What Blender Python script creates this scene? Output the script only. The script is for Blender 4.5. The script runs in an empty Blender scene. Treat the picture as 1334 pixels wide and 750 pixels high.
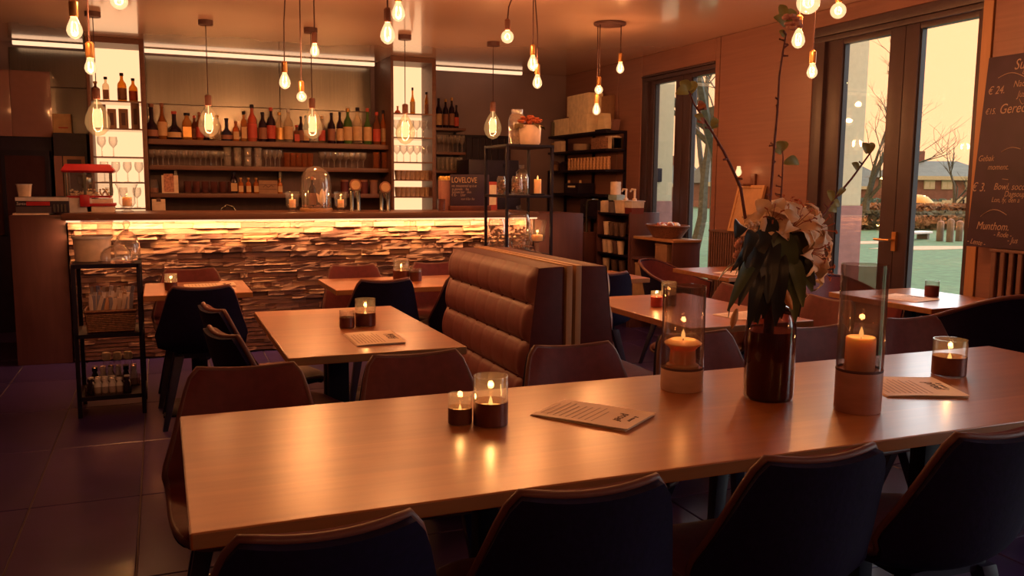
import bpy, bmesh, math, random
import numpy as np
from mathutils import Vector, Matrix
random.seed(7)
scene = bpy.context.scene
COL = scene.collection
PI = math.pi
# ---------------------------------------------------------------- camera
F_PX, YAW, PITCH, ROLL, CAM_H = 1119.8, math.radians(22.215), math.radians(6.878), math.radians(-0.490), 1.40
_cy, _sy = math.cos(YAW), math.sin(YAW)
_f = np.array([_sy*math.cos(PITCH), _cy*math.cos(PITCH), -math.sin(PITCH)])
_r0 = np.array([_cy, -_sy, 0.0]); _d0 = np.cross(_f, _r0)
_r = math.cos(ROLL)*_r0 + math.sin(ROLL)*_d0
_d = -math.sin(ROLL)*_r0 + math.cos(ROLL)*_d0
cam_data = bpy.data.cameras.new('camera')
cam_data.sensor_fit = 'HORIZONTAL'; cam_data.sensor_width = 36.0
cam_data.lens = 36.0*F_PX/1334.0
cam_data.clip_start = 0.05; cam_data.clip_end = 400
cam = bpy.data.objects.new('camera', cam_data); COL.objects.link(cam)
m = Matrix.Identity(4)
for i in range(3):
    m[i][0] = _r[i]; m[i][1] = -_d[i]; m[i][2] = -_f[i]
m[2][3] = CAM_H
cam.matrix_world = m
scene.camera = cam
def P(px, py, axis, val):
    """survey helper: the point of the plane (axis = val) seen at a photograph position"""
    d = _r*((px-667)/F_PX) + _d*((py-375)/F_PX) + _f
    o = (0, 0, CAM_H)[axis]
    return tuple(np.array([0, 0, CAM_H]) + d*((val-o)/d[axis]))
def PD(px, py, dist):
    d = _r*((px-667)/F_PX) + _d*((py-375)/F_PX) + _f
    return tuple(np.array([0, 0, CAM_H]) + d*dist)
# ---------------------------------------------------------------- sky and exposure
world = bpy.data.worlds.new('world'); scene.world = world; world.use_nodes = True
bg = world.node_tree.nodes['Background']
bg.inputs[0].default_value = (1.85, 0.85, 0.42, 1); bg.inputs[1].default_value = 1.0
sun_data = bpy.data.lights.new('daylight', 'SUN'); sun_data.energy = 7.0; sun_data.color = (.50, .82, 1.0); sun_data.angle = math.radians(120)
sun = bpy.data.objects.new('daylight', sun_data); COL.objects.link(sun)      # cool overcast daylight falling in through the glazed doors
sun.rotation_euler = Vector((-1.0, -.25, -.42)).to_track_quat('-Z', 'Y').to_euler(); sun.location = (12, 6, 8)
scene.view_settings.view_transform = 'Standard'; scene.view_settings.look = 'None'
scene.view_settings.gamma = 1.0; scene.view_settings.exposure = 0.08
scene.view_settings.use_curve_mapping = False
SMALL_BULB_W, LARGE_BULB_W, CANDLE_W = 52.0, 30.0, 0.35
WARM = (1.0, 0.415, 0.155); FLAMEC = (1.0, 0.45, 0.13)
# ---------------------------------------------------------------- materials
def newmat(name):
    mt = bpy.data.materials.new(name); mt.use_nodes = True
    nt = mt.node_tree; bs = nt.nodes['Principled BSDF']
    return mt, nt, bs
def pm(name, c, rough=.5, metal=0.0, var=.12, scale=18.0, coat=0.0, bump=0.0, spec=.5, stretch=(1,1,1)):
    """plain paint / fabric / metal with a procedural mottling"""
    mt, nt, bs = newmat(name)
    tc = nt.nodes.new('ShaderNodeTexCoord'); mp = nt.nodes.new('ShaderNodeMapping')
    mp.inputs['Scale'].default_value = stretch
    nz = nt.nodes.new('ShaderNodeTexNoise'); nz.inputs['Scale'].default_value = scale; nz.inputs['Detail'].default_value = 3
    rp = nt.nodes.new('ShaderNodeValToRGB')
    e = rp.color_ramp.elements
    e[0].position = .3; e[1].position = .7
    e[0].color = tuple(max(0, x*(1-var)) for x in c)+(1,); e[1].color = tuple(min(1, x*(1+var)) for x in c)+(1,)
    nt.links.new(tc.outputs['Object'], mp.inputs[0]); nt.links.new(mp.outputs[0], nz.inputs['Vector'])
    nt.links.new(nz.outputs['Fac'], rp.inputs[0]); nt.links.new(rp.outputs[0], bs.inputs['Base Color'])
    bs.inputs['Roughness'].default_value = rough; bs.inputs['Metallic'].default_value = metal
    bs.inputs['Coat Weight'].default_value = coat; bs.inputs['Coat Roughness'].default_value = .16; bs.inputs['Specular IOR Level'].default_value = spec
    if bump:
        bp = nt.nodes.new('ShaderNodeBump'); bp.inputs['Strength'].default_value = bump; bp.inputs['Distance'].default_value = .004
        nt.links.new(nz.outputs['Fac'], bp.inputs['Height']); nt.links.new(bp.outputs[0], bs.inputs['Normal'])
    return mt
def wood(name, c1, c2, rough=.35, stretch=(1.2, 14, 14), coat=0.0, scale=2.2, plank=None):
    mt, nt, bs = newmat(name)
    tc = nt.nodes.new('ShaderNodeTexCoord'); mp = nt.nodes.new('ShaderNodeMapping')
    mp.inputs['Scale'].default_value = stretch
    nz = nt.nodes.new('ShaderNodeTexNoise'); nz.inputs['Scale'].default_value = scale
    nz.inputs['Detail'].default_value = 6; nz.inputs['Distortion'].default_value = .35
    rp = nt.nodes.new('ShaderNodeValToRGB'); e = rp.color_ramp.elements
    e[0].position = .28; e[1].position = .72; e[0].color = c1+(1,); e[1].color = c2+(1,)
    nt.links.new(tc.outputs['Object'], mp.inputs[0]); nt.links.new(mp.outputs[0], nz.inputs['Vector'])
    nt.links.new(nz.outputs['Fac'], rp.inputs[0])
    src = rp.outputs[0]
    if plank:
        br = nt.nodes.new('ShaderNodeTexBrick'); br.offset = .37
        br.inputs['Scale'].default_value = 1.0; br.inputs['Mortar Size'].default_value = .0
        br.inputs['Brick Width'].default_value = plank[0]; br.inputs['Row Height'].default_value = plank[1]
        br.inputs['Color1'].default_value = (.80,.80,.80,1); br.inputs['Color2'].default_value = (1.1,1.1,1.1,1)
        nt.links.new(tc.outputs['Object'], br.inputs['Vector'])
        mx = nt.nodes.new('ShaderNodeMix'); mx.data_type = 'RGBA'; mx.blend_type = 'MULTIPLY'
        mx.inputs['Factor'].default_value = 1.0
        nt.links.new(src, mx.inputs['A']); nt.links.new(br.outputs['Color'], mx.inputs['B']); src = mx.outputs['Result']
    nt.links.new(src, bs.inputs['Base Color'])
    bs.inputs['Roughness'].default_value = rough; bs.inputs['Coat Weight'].default_value = coat
    bs.inputs['Coat Roughness'].default_value = .26; bs.inputs['Coat IOR'].default_value = 1.9
    return mt
def glow(name, c, strength=1.0):
    mt = bpy.data.materials.new(name); mt.use_nodes = True; nt = mt.node_tree
    nt.nodes.remove(nt.nodes['Principled BSDF'])
    em = nt.nodes.new('ShaderNodeEmission'); em.inputs[0].default_value = c+(1,); em.inputs[1].default_value = strength
    nt.links.new(em.outputs[0], nt.nodes['Material Output'].inputs[0])
    return mt
def glass(name, tint=(1,1,1), body=0.0, bodyc=(.1,.1,.1), rough=.03, ior=1.45, gloss=1.0, edge=.75, fall=2.4):
    """thin blown glass: fresnel reflection over a tinted see-through body"""
    mt = bpy.data.materials.new(name); mt.use_nodes = True; nt = mt.node_tree
    nt.nodes.remove(nt.nodes['Principled BSDF'])
    tr = nt.nodes.new('ShaderNodeBsdfTransparent'); tr.inputs[0].default_value = tint+(1,)
    gl = nt.nodes.new('ShaderNodeBsdfGlossy'); gl.inputs['Roughness'].default_value = rough
    lw = nt.nodes.new('ShaderNodeLayerWeight'); lw.inputs[0].default_value = .5
    pw = nt.nodes.new('ShaderNodeMath'); pw.operation = 'POWER'; pw.inputs[1].default_value = fall
    nt.links.new(lw.outputs['Facing'], pw.inputs[0])
    fr = nt.nodes.new('ShaderNodeMath'); fr.operation = 'MULTIPLY_ADD'; fr.inputs[1].default_value = edge; fr.inputs[2].default_value = ((ior-1)/(ior+1))**2
    nt.links.new(pw.outputs[0], fr.inputs[0])
    src = tr.outputs[0]
    if body:
        df = nt.nodes.new('ShaderNodeBsdfDiffuse'); df.inputs[0].default_value = bodyc+(1,)
        m1 = nt.nodes.new('ShaderNodeMixShader'); m1.inputs[0].default_value = body
        nt.links.new(src, m1.inputs[1]); nt.links.new(df.outputs[0], m1.inputs[2]); src = m1.outputs[0]
    mx = nt.nodes.new('ShaderNodeMixShader')
    mul = nt.nodes.new('ShaderNodeMath'); mul.operation = 'MULTIPLY'; mul.inputs[1].default_value = gloss
    nt.links.new(fr.outputs[0], mul.inputs[0]); nt.links.new(mul.outputs[0], mx.inputs[0])
    nt.links.new(src, mx.inputs[1]); nt.links.new(gl.outputs[0], mx.inputs[2])
    nt.links.new(mx.outputs[0], nt.nodes['Material Output'].inputs[0])
    return mt
def bulbglass(name, c, fac):
    mt = bpy.data.materials.new(name); mt.use_nodes = True; nt = mt.node_tree
    nt.nodes.remove(nt.nodes['Principled BSDF'])
    tr = nt.nodes.new('ShaderNodeBsdfTransparent'); tr.inputs[0].default_value = (1, .92, .8, 1)
    em = nt.nodes.new('ShaderNodeEmission'); em.inputs[0].default_value = c+(1,)
    mx = nt.nodes.new('ShaderNodeMixShader'); mx.inputs[0].default_value = fac
    nt.links.new(tr.outputs[0], mx.inputs[1]); nt.links.new(em.outputs[0], mx.inputs[2])
    gl = nt.nodes.new('ShaderNodeBsdfGlossy'); gl.inputs['Roughness'].default_value = .05
    lw = nt.nodes.new('ShaderNodeLayerWeight'); lw.inputs[0].default_value = .5
    pw = nt.nodes.new('ShaderNodeMath'); pw.operation = 'POWER'; pw.inputs[1].default_value = 3.5
    nt.links.new(lw.outputs['Facing'], pw.inputs[0])
    fr = nt.nodes.new('ShaderNodeMath'); fr.operation = 'MULTIPLY_ADD'; fr.inputs[1].default_value = .45; fr.inputs[2].default_value = .03
    nt.links.new(pw.outputs[0], fr.inputs[0]); m2 = nt.nodes.new('ShaderNodeMixShader')
    nt.links.new(fr.outputs[0], m2.inputs[0]); nt.links.new(mx.outputs[0], m2.inputs[1]); nt.links.new(gl.outputs[0], m2.inputs[2])
    nt.links.new(m2.outputs[0], nt.nodes['Material Output'].inputs[0])
    return mt
M = {}
M['table'] = wood('beech_table', (.40,.122,.026), (.49,.160,.034), rough=.40, stretch=(1.0, 16, 16), plank=(5.0, .22), coat=.75)
M['table_edge'] = wood('beech_edge', (.26,.12,.05), (.36,.17,.075), rough=.35)
M['oak'] = wood('oak_light', (.42,.22,.10), (.55,.31,.15), rough=.45, stretch=(14,14,1.2))
M['panelwood'] = wood('wall_panel_wood', (.21,.095,.075), (.255,.117,.092), rough=.42, stretch=(9,1.0,26), scale=1.6)
M['walnut'] = wood('dark_walnut', (.080,.030,.032), (.115,.043,.044), rough=.4, stretch=(9,9,1.1))
M['shelfwood'] = wood('shelf_walnut', (.11,.045,.032), (.16,.066,.046), rough=.45)
M['counter'] = wood('counter_top_wood', (.13,.055,.035), (.19,.08,.05), rough=.35)
M['ceiling'] = pm('ceiling_satin', (.66,.44,.36), .22, var=.03, scale=1.5, spec=.6, coat=.8)
M['ceiling'].node_tree.nodes['Principled BSDF'].inputs['Coat Roughness'].default_value = .08
M['steel'] = pm('brushed_steel', (.27,.265,.235), .22, metal=.9, var=.16, scale=3, stretch=(40,40,.5))
M['darkwall'] = pm('dark_back_wall', (.22,.155,.17), .5, var=.06, scale=3)
M['sidewall'] = pm('side_wall_paint', (.26,.17,.18), .6, var=.05, scale=3)
M['tiles'] = [pm('floor_tile_%d' % i, c, .34, var=.18, scale=5, bump=.05, coat=.25) for i, c in enumerate([(.034,.017,.10), (.029,.015,.088), (.039,.020,.11)])]
M['grout'] = pm('floor_grout', (.10,.075,.075), .8)
M['frame'] = pm('window_frame_brown', (.052,.030,.038), .4, var=.08)
M['rubber'] = pm('gasket_black', (.01,.01,.02), .5)
M['pane'] = glass('window_glass', (.97,1,.98), rough=.0, ior=1.4, gloss=.8)
M['black'] = pm('black_steel', (.007,.004,.018), .5, var=.2, spec=.3)
M['legblack'] = pm('black_stained_leg', (.012,.010,.040), .42, var=.2)
M['leather'] = pm('cognac_leather', (.135,.023,.027), .5, var=.14, scale=30, bump=.15, spec=.3)
M['leather2'] = pm('sofa_leather', (.215,.070,.068), .42, var=.12, scale=22, bump=.12)
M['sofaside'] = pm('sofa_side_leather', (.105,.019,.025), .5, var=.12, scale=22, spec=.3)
M['shell'] = pm('navy_shell_fabric', (.007,.003,.032), .8, var=.2, scale=60, bump=.2, spec=.25)
M['pipe'] = pm('chair_piping', (.13,.042,.040), .45)
M['clear'] = glass('clear_glass', (.97,.97,.97), body=.04, bodyc=(.8,.72,.65), ior=1.6)
M['dome'] = glass('dome_glass', (.97,.95,.93), body=.10, bodyc=(.9,.8,.72), ior=1.9, edge=1.0, fall=1.7)
M['smoke'] = glass('smoke_glass', (.80,.74,.72))
M['lantern'] = glass('lantern_glass', (.82,.74,.72), body=.05, bodyc=(.40,.32,.32), ior=1.55)
M['wax'] = pm('ivory_wax', (.92,.60,.38), .5, var=.05)
_w = M['wax'].node_tree.nodes['Principled BSDF']; _w.inputs['Subsurface Weight'].default_value = .55; _w.inputs['Subsurface Radius'].default_value = (1.0, .62, .38); _w.inputs['Subsurface Scale'].default_value = .05
M['flame'] = glow('flame', (1.7, .80, .22), 1.0)
M['wick'] = pm('wick', (.02,.01,.01), .9)
M['copper'] = pm('copper_band', (.14,.045,.034), .35, metal=.4, var=.15)
M['stonebase'] = pm('pale_wood_base', (.62,.40,.30), .5, var=.14, scale=9, stretch=(1,1,3))
M['stonebase2'] = pm('rose_wood_base', (.42,.20,.16), .45, var=.12, scale=9, stretch=(1,1,3))
M['brass'] = pm('brass_socket', (.50,.25,.09), .3, metal=.8, var=.1)
M['socket'] = pm('wood_socket', (.14,.05,.035), .5)
M['cord'] = pm('fabric_cord', (.05,.015,.015), .7)
M['rose'] = pm('ceiling_rose', (.10,.045,.045), .5)
M['bulbon'] = bulbglass('glowing_bulb', (1.5,.86,.42), .80)
M['bulbclear'] = bulbglass('clear_bulb', (1.0,.50,.18), .16)
M['filament'] = glow('filament', (1.7,1.05,.50), 1.0)
M['panelglow'] = glow('backlit_panel', (1.4,.76,.38), 1.0)
M['led'] = glow('led_strip', (1.4,.80,.45), 1.0)
M['paper'] = pm('menu_paper', (.90,.72,.56), .6, var=.03)
M['ink'] = pm('print_ink', (.10,.045,.045), .7)
M['inkgrey'] = pm('print_grey', (.55,.40,.30), .7)
M['board'] = pm('chalkboard', (.035,.015,.040), .55, var=.25, scale=6)
M['chalk'] = pm('chalk', (.40,.29,.24), .8)
M['cream'] = pm('cream_plastic', (.74,.58,.46), .4)
M['creamd'] = pm('cream_card', (.88,.74,.52), .6)
M['white'] = pm('white_plastic', (.60,.55,.55), .4)
M['red'] = pm('red_paint', (.42,.018,.028), .35)
M['wicker'] = pm('wicker', (.17,.065,.038), .6, var=.45, scale=70, bump=.6)
M['kraft'] = pm('kraft_board', (.28,.15,.09), .6)
M['terracotta'] = pm('terracotta_petal', (.42,.10,.04), .6, var=.3)
M['radiator'] = pm('radiator_slat', (.15,.075,.065), .45)
M['oakframe'] = wood('oak_frame', (.34,.165,.075), (.42,.21,.10), rough=.4, stretch=(12,12,1.5))
M['label'] = pm('label_cream', (.55,.36,.19), .6)
M['labelr'] = pm('label_red', (.45,.06,.04), .6)
M['labeld'] = pm('label_brown', (.25,.10,.06), .6)
M['gold'] = pm('gold_cap', (.5,.27,.08), .35, metal=.6)
M['dispenser'] = pm('dispenser_wood', (.50,.27,.14), .5, var=.35, scale=50)
M['screen'] = glow('display_screen', (.55,.45,.50), 1.0)
M['appliance'] = pm('black_appliance', (.02,.013,.030), .42, var=.2, spec=.3)
M['glossred'] = pm('gloss_brown_laminate', (.26,.135,.125), .07, var=.04, spec=.8, coat=.6)
M['grey_dark'] = pm('dark_grey_panel', (.07,.05,.06), .4)
M['teal'] = pm('pale_blue_plastic', (.30,.42,.45), .5)
M['amberjam'] = pm('jam_red', (.16,.03,.03), .3)
BC = {}
for nm, c, b in [('dark',(.02,.008,.02),.85),('amber',(.50,.17,.03),.35),('gold',(.75,.40,.10),.25),('pink',(.75,.20,.13),.4),
                 ('clear',(.85,.75,.62),.10),('green',(.10,.22,.06),.55),('brown',(.22,.07,.03),.6),('orange',(.7,.22,.05),.45),('navy',(.03,.03,.08),.8)]:
    BC[nm] = glass('bottle_'+nm, c, body=b, bodyc=c, rough=.06)
# ---------------------------------------------------------------- mesh helpers
class MB:
    def __init__(s): s.v = []; s.f = []
    def add(s, vs, fs):
        o = len(s.v); s.v += [tuple(p) for p in vs]; s.f += [tuple(o+i for i in f) for f in fs]; return s
    def box(s, x0, x1, y0, y1, z0, z1):
        vs = [(x,y,z) for z in (z0,z1) for y in (y0,y1) for x in (x0,x1)]
        return s.add(vs, [(0,2,3,1),(4,5,7,6),(0,1,5,4),(2,6,7,3),(0,4,6,2),(1,3,7,5)])
    def obox(s, c, sx, sy, sz, rot):
        """box of size s centred on c, turned by a 3x3 matrix"""
        vs = []
        for z in (-sz/2, sz/2):
            for y in (-sy/2, sy/2):
                for x in (-sx/2, sx/2): vs.append(Vector(c)+rot @ Vector((x,y,z)))
        return s.add(vs, [(0,2,3,1),(4,5,7,6),(0,1,5,4),(2,6,7,3),(0,4,6,2),(1,3,7,5)])
    def lathe(s, prof, n=20, c=(0,0,0), close=True, sq=None):
        vs = []; k = len(prof)
        for r, z in prof:
            for i in range(n):
                a = 2*PI*i/n
                x, y = r*math.cos(a), r*math.sin(a)
                if sq:
                    w = max(abs(math.cos(a)), abs(math.sin(a))); q = 1/w*(1-sq)+sq if sq < 1 else 1
                    x *= q*.86; y *= q*.86
                vs.append((c[0]+x, c[1]+y, c[2]+z))
        fs = [(j*n+i, j*n+(i+1) % n, (j+1)*n+(i+1) % n, (j+1)*n+i) for j in range(k-1) for i in range(n)]
        if close:
            if prof[0][0] > 1e-5: fs.append(tuple(range(n-1, -1, -1)))
            if prof[-1][0] > 1e-5: fs.append(tuple((k-1)*n+i for i in range(n)))
        return s.add(vs, fs)
    def tube(s, pts, r, n=6, cap=True):
        pts = [Vector(p) for p in pts]; k = len(pts)
        rs = r if isinstance(r, (list, tuple)) else [r]*k
        vs = []; t0 = (pts[1]-pts[0]).normalized()
        up = Vector((0,0,1)) if abs(t0.z) < .9 else Vector((1,0,0))
        u = t0.cross(up).normalized()
        for j in range(k):
            t = (pts[min(j+1,k-1)]-pts[max(j-1,0)])
            t = t.normalized() if t.length > 1e-9 else t0
            u = (u - t*u.dot(t)).normalized(); w = t.cross(u)
            for i in range(n):
                a = 2*PI*i/n; vs.append(pts[j]+(u*math.cos(a)+w*math.sin(a))*rs[j])
        fs = [(j*n+i, j*n+(i+1) % n, (j+1)*n+(i+1) % n, (j+1)*n+i) for j in range(k-1) for i in range(n)]
        if cap: fs += [tuple(range(n-1,-1,-1)), tuple((k-1)*n+i for i in range(n))]
        return s.add(vs, fs)
    def bar(s, a, b, w0, w1=None):
        """square tapered bar from a to b"""
        w1 = w0 if w1 is None else w1
        a, b = Vector(a), Vector(b); h0, h1 = w0/2, w1/2
        vs = [a+Vector((x*h0,y*h0,0)) for x,y in ((-1,-1),(1,-1),(1,1),(-1,1))]+[b+Vector((x*h1,y*h1,0)) for x,y in ((-1,-1),(1,-1),(1,1),(-1,1))]
        return s.add(vs, [(3,2,1,0),(4,5,6,7),(0,1,5,4),(1,2,6,5),(2,3,7,6),(3,0,4,7)])
    def prism(s, poly, z0, z1):
        n = len(poly)
        vs = [(x,y,z0) for x,y in poly]+[(x,y,z1) for x,y in poly]
        return s.add(vs, [tuple(range(n-1,-1,-1)), tuple(range(n,2*n))]+[(i,(i+1)%n,n+(i+1)%n,n+i) for i in range(n)])
    def sheet(s, fn, nu, nv, t=0.0):
        """surface fn(u,v), u,v in 0..1; with thickness t it becomes a closed slab"""
        g = [[Vector(fn(i/nu, j/nv)) for i in range(nu+1)] for j in range(nv+1)]
        def nrm(i, j):
            a = g[j][min(i+1,nu)]-g[j][max(i-1,0)]; b = g[min(j+1,nv)][i]-g[max(j-1,0)][i]
            c = a.cross(b); return c.normalized() if c.length > 1e-12 else Vector((0,0,1))
        W = nu+1; top = [g[j][i] for j in range(nv+1) for i in range(W)]
        fs = [(j*W+i, j*W+i+1, (j+1)*W+i+1, (j+1)*W+i) for j in range(nv) for i in range(nu)]
        if not t: return s.add(top, fs)
        N = len(top); bot = [g[j][i]-nrm(i,j)*t for j in range(nv+1) for i in range(W)]
        fb = [tuple(N+k for k in reversed(f)) for f in fs]
        rim = [j*W for j in range(nv+1)]
        loop = [i for i in range(W)]+[j*W+nu for j in range(1,nv+1)]+[nv*W+i for i in range(nu-1,-1,-1)]+[j*W for j in range(nv-1,0,-1)]
        fr = [(loop[(k+1)%len(loop)], loop[k], N+loop[k], N+loop[(k+1)%len(loop)]) for k in range(len(loop))]
        return s.add(top+bot, fs+fb+fr)
    def mesh(s, name, mat, bevel=0, smooth=35, seg=2):
        me = bpy.data.meshes.new(name); me.from_pydata(s.v, [], s.f)
        bm = bmesh.new(); bm.from_mesh(me)
        bmesh.ops.recalc_face_normals(bm, faces=bm.faces)
        if bevel:
            bmesh.ops.bevel(bm, geom=[e for e in bm.edges if e.is_manifold and e.calc_face_angle(0) > .5], offset=bevel, segments=seg, affect='EDGES', profile=.6)
        bm.to_mesh(me); bm.free()
        if smooth:
            for p in me.polygons: p.use_smooth = True
            me.set_sharp_from_angle(angle=math.radians(smooth))
        for mt in (mat if isinstance(mat, list) else [mat]): me.materials.append(mt)
        return me
    def build(s, name, mat, parent=None, loc=None, bevel=0, smooth=35, seg=2):
        o = bpy.data.objects.new(name, s.mesh(name, mat, bevel, smooth, seg)); COL.objects.link(o)
        if parent: o.parent = parent
        if loc: o.location = loc
        return o
def B(x0,x1,y0,y1,z0,z1): return MB().box(x0,x1,y0,y1,z0,z1)
def L(prof, n=20, c=(0,0,0), close=True, sq=None): return MB().lathe(prof, n, c, close, sq)
def inst(name, me, parent=None, loc=(0,0,0), rot=(0,0,0), sc=(1,1,1)):
    o = bpy.data.objects.new(name, me); COL.objects.link(o)
    if parent: o.parent = parent
    o.location = loc; o.rotation_euler = rot; o.scale = sc
    return o
def tag(o, label, cat, group=None, kind=None):
    o['label'] = label; o['category'] = cat
    if group: o['group'] = group
    if kind: o['kind'] = kind
    return o
def thing(name, label, cat, loc=(0,0,0), rotz=0, group=None):
    o = bpy.data.objects.new(name, None); o.empty_display_size = .1; COL.objects.link(o)
    o.location = loc; o.rotation_euler = (0,0,rotz)
    return tag(o, label, cat, group)
def struct(o, label=None):
    o['kind'] = 'structure'
    if label: o['label'] = label
    return o
def sempty(name, label=None):
    o = bpy.data.objects.new(name, None); COL.objects.link(o); return struct(o, label)
def dup(root, loc, rotz=0, label=None, group=None, sc=None):
    r = root.copy(); COL.objects.link(r); r.location = loc; r.rotation_euler = (0,0,rotz)
    if sc: r.scale = sc
    if label: r['label'] = label
    if group: r['group'] = group
    for ch in list(root.children):
        c = ch.copy(); COL.objects.link(c); c.parent = r
        for g in list(ch.children):
            d = g.copy(); COL.objects.link(d); d.parent = c
    return r
def lamp(parent, loc, watts, color=WARM, r=.02):
    ld = bpy.data.lights.new('lamp_light', 'POINT'); ld.energy = watts; ld.color = color; ld.shadow_soft_size = r
    o = bpy.data.objects.new('lamp_light', ld); COL.objects.link(o); o.location = loc
    if parent: o.parent = parent
    return o
def text(body, size, mat, parent, loc, rot, shear=.2, name='lettering', ext=.0004, align='LEFT', sx=1):
    cu = bpy.data.curves.new(name, 'FONT'); cu.body = body; cu.size = size; cu.extrude = ext; cu.shear = shear
    cu.align_x = align; cu.materials.append(mat); cu.resolution_u = 3
    o = bpy.data.objects.new(name, cu); COL.objects.link(o); o.parent = parent; o.location = loc
    o.rotation_euler = rot; o.scale = (sx,1,1)
    return o

ORD = 'first second third fourth fifth sixth seventh eighth ninth tenth eleventh twelfth thirteenth fourteenth fifteenth sixteenth seventeenth eighteenth'.split()
# ================================================================ THE SETTING
XW = 4.62; XL = -3.3; YB = 9.6; YF = -2.2; ZC = 2.70
fl = struct(B(XL, XW+.14, YF, YB+.2, -.12, -.006).build('floor', M['grout'], smooth=0), 'dark floor of large charcoal purple tiles with pale joints')
tile_me = [B(0,.434,0,.874,-.03,0).mesh('tile', mt, bevel=.003, seg=1, smooth=0) for mt in M['tiles']]
k = 0
x = -.57-.44*7
while x < XW:
    y = YF+.11
    while y < YB:
        inst('tile', tile_me[(k*7+int(y*3)) % 3], fl, (x+.003, y+.003, 0)); y += .88; k += 1
    x += .44
struct(B(XL-.2, XW+.14, YF-.2, YB+.2, ZC, ZC+.15).build('ceiling', M['ceiling'], smooth=0), 'smooth satin ceiling glowing orange under the bulbs')
wb = struct(B(XL-.2, XW+.14, YB, YB+.2, -.1, ZC).build('wall_back', M['darkwall'], smooth=0), 'dark wall behind the bar with steel panels')
struct(B(XL-.2, XL, YF-.2, YB, -.1, ZC).build('wall_left', M['sidewall'], smooth=0))
struct(B(XL, XW+.14, YF-.2, YF, -.1, ZC).build('wall_front', M['sidewall'], smooth=0))
# steel wall panels
for x0, x1, z0, z1 in [(-.10,1.22,2.18,2.655),(1.225,2.20,2.18,2.655),(-.10,1.22,1.84,2.175),(1.225,2.20,1.84,2.175),(-1.28,-.62,2.30,2.655),(-1.28,-.62,1.80,2.295)]:
    B(x0,x1,9.575,9.6,z0,z1).build('panel', M['steel'], wb, bevel=.002, seg=1, smooth=0)
# right-hand wall with two pairs of glazed doors and an added unseen pair
W1 = (6.55, 7.81, 2.50); W2 = (3.845, 5.30, 2.575); W3 = (-.55, 1.45, 2.575)
mb = MB()
for y0, y1, z0, z1 in [(YF,W3[0],-.1,ZC),(W3[1],W2[0],-.1,ZC),(W3[0],W3[1],W3[2],ZC),(W2[1],W1[0],-.1,ZC),(W1[1],YB,-.1,ZC),(W2[0],W2[1],W2[2],ZC),(W1[0],W1[1],W1[2],ZC)]:
    mb.box(XW, XW+.14, y0, y1, z0, z1)
wr = struct(mb.build('wall_right', M['panelwood'], smooth=0), 'wall clad in warm brown wood panels around the windows')
for y0, y1, z0, z1 in [(5.30,6.478,0,ZC),(6.486,6.55,0,ZC),(W1[0],W1[1],W1[2]+.004,ZC),(7.81,8.30,0,ZC),(8.305,YB,0,ZC),
                       (W2[0],W2[1],W2[2]+.004,ZC),(2.0,3.772,0,ZC),(1.45,1.995,0,ZC),(YF,-.55,0,ZC)]:
    B(XW-.016, XW-.001, y0+.002, y1-.002, z0, z1-.001).build('panel', M['panelwood'], wr, bevel=.003, seg=1, smooth=0)
B(XW-.028, XW-.001, 3.774, 3.842, 0, ZC-.001).build('trim_strip', M['oakframe'], wr, bevel=.002, seg=1, smooth=0)
def french(name, label, W, stiles, glassz, joint, hz):
    y0, y1, zt = W; x0 = XW-.012
    w = sempty(name, label)
    fr = M['frame']
    B(x0-.015, XW+.11, y0, y1, glassz[1]+.075, zt).build('head_frame', fr, w, bevel=.006)
    B(x0-.005, XW+.10, y0, y1, glassz[1]+.035, glassz[1]+.072).build('head_bead', fr, w, bevel=.004)
    for a, b in stiles['outer']: B(x0, XW+.12, a, b, 0, glassz[1]+.08).build('frame_post', fr, w, bevel=.006)
    for a, b in stiles['leaf']: B(XW+.015, XW+.085, a, b, .03, glassz[1]+.04).build('stile', fr, w, bevel=.006)
    for a, b in stiles['panes']:
        B(XW+.02, XW+.08, a, b, .03, glassz[0]).build('bottom_rail', fr, w, bevel=.005)
        B(XW+.02, XW+.08, a, b, glassz[1], glassz[1]+.04).build('top_rail', fr, w, bevel=.005)
        B(XW+.045, XW+.053, a+.003, b-.003, glassz[0], glassz[1]).build('glass_pane', M['pane'], w, smooth=0)
        g = MB(); g.box(XW+.03, XW+.07, a, a+.010, glassz[0], glassz[1]).box(XW+.03, XW+.07, b-.012, b, glassz[0], glassz[1]); g.build('gasket', M['rubber'], w, smooth=0)
    B(x0-.01, XW+.18, y0, y1, -.02, .03).build('threshold', fr, w, bevel=.004)
    if hz:
        h = MB(); h.box(XW-.004, XW+.016, joint-.018, joint+.018, hz-.075, hz+.055); h.tube([(XW+.01,joint,hz),(XW-.05,joint,hz)], .009, 8)
        h.tube([(XW-.05,joint-.008,hz),(XW-.052,joint+.05,hz-.002),(XW-.05,joint+.125,hz)], .009, 8); h.build('handle', M['brass'], w)
    return w
french('window_1', 'glazed double door nearest the back corner, bread basket cabinet before it', W1,
       dict(outer=[(7.70,7.81)], leaf=[(7.62,7.72),(7.10,7.225),(6.966,7.095),(6.55,6.562)], panes=[(7.225,7.62),(6.562,6.966)]), (.12,2.405), 7.10, 0)
french('window_2', 'wide glazed double door with lever handle looking onto the lawn', W2,
       dict(outer=[(5.19,5.30),(3.845,3.868)], leaf=[(5.033,5.19),(4.462,4.591),(4.347,4.458),(3.868,3.906)], panes=[(4.591,5.033),(3.906,4.347)]), (.12,2.432), 4.44, 1.045)
french('added_window', 'wide glazed double door added outside the view for daylight, beside the long table', W3,
       dict(outer=[(1.36,1.45),(-.55,-.46)], leaf=[(1.26,1.36),(.455,.575),(.325,.445),(-.46,-.36)], panes=[(.575,1.26),(-.36,.325)]), (.12,2.432), .45, 1.045)  # unseen door, added to let more daylight into the near end
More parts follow.
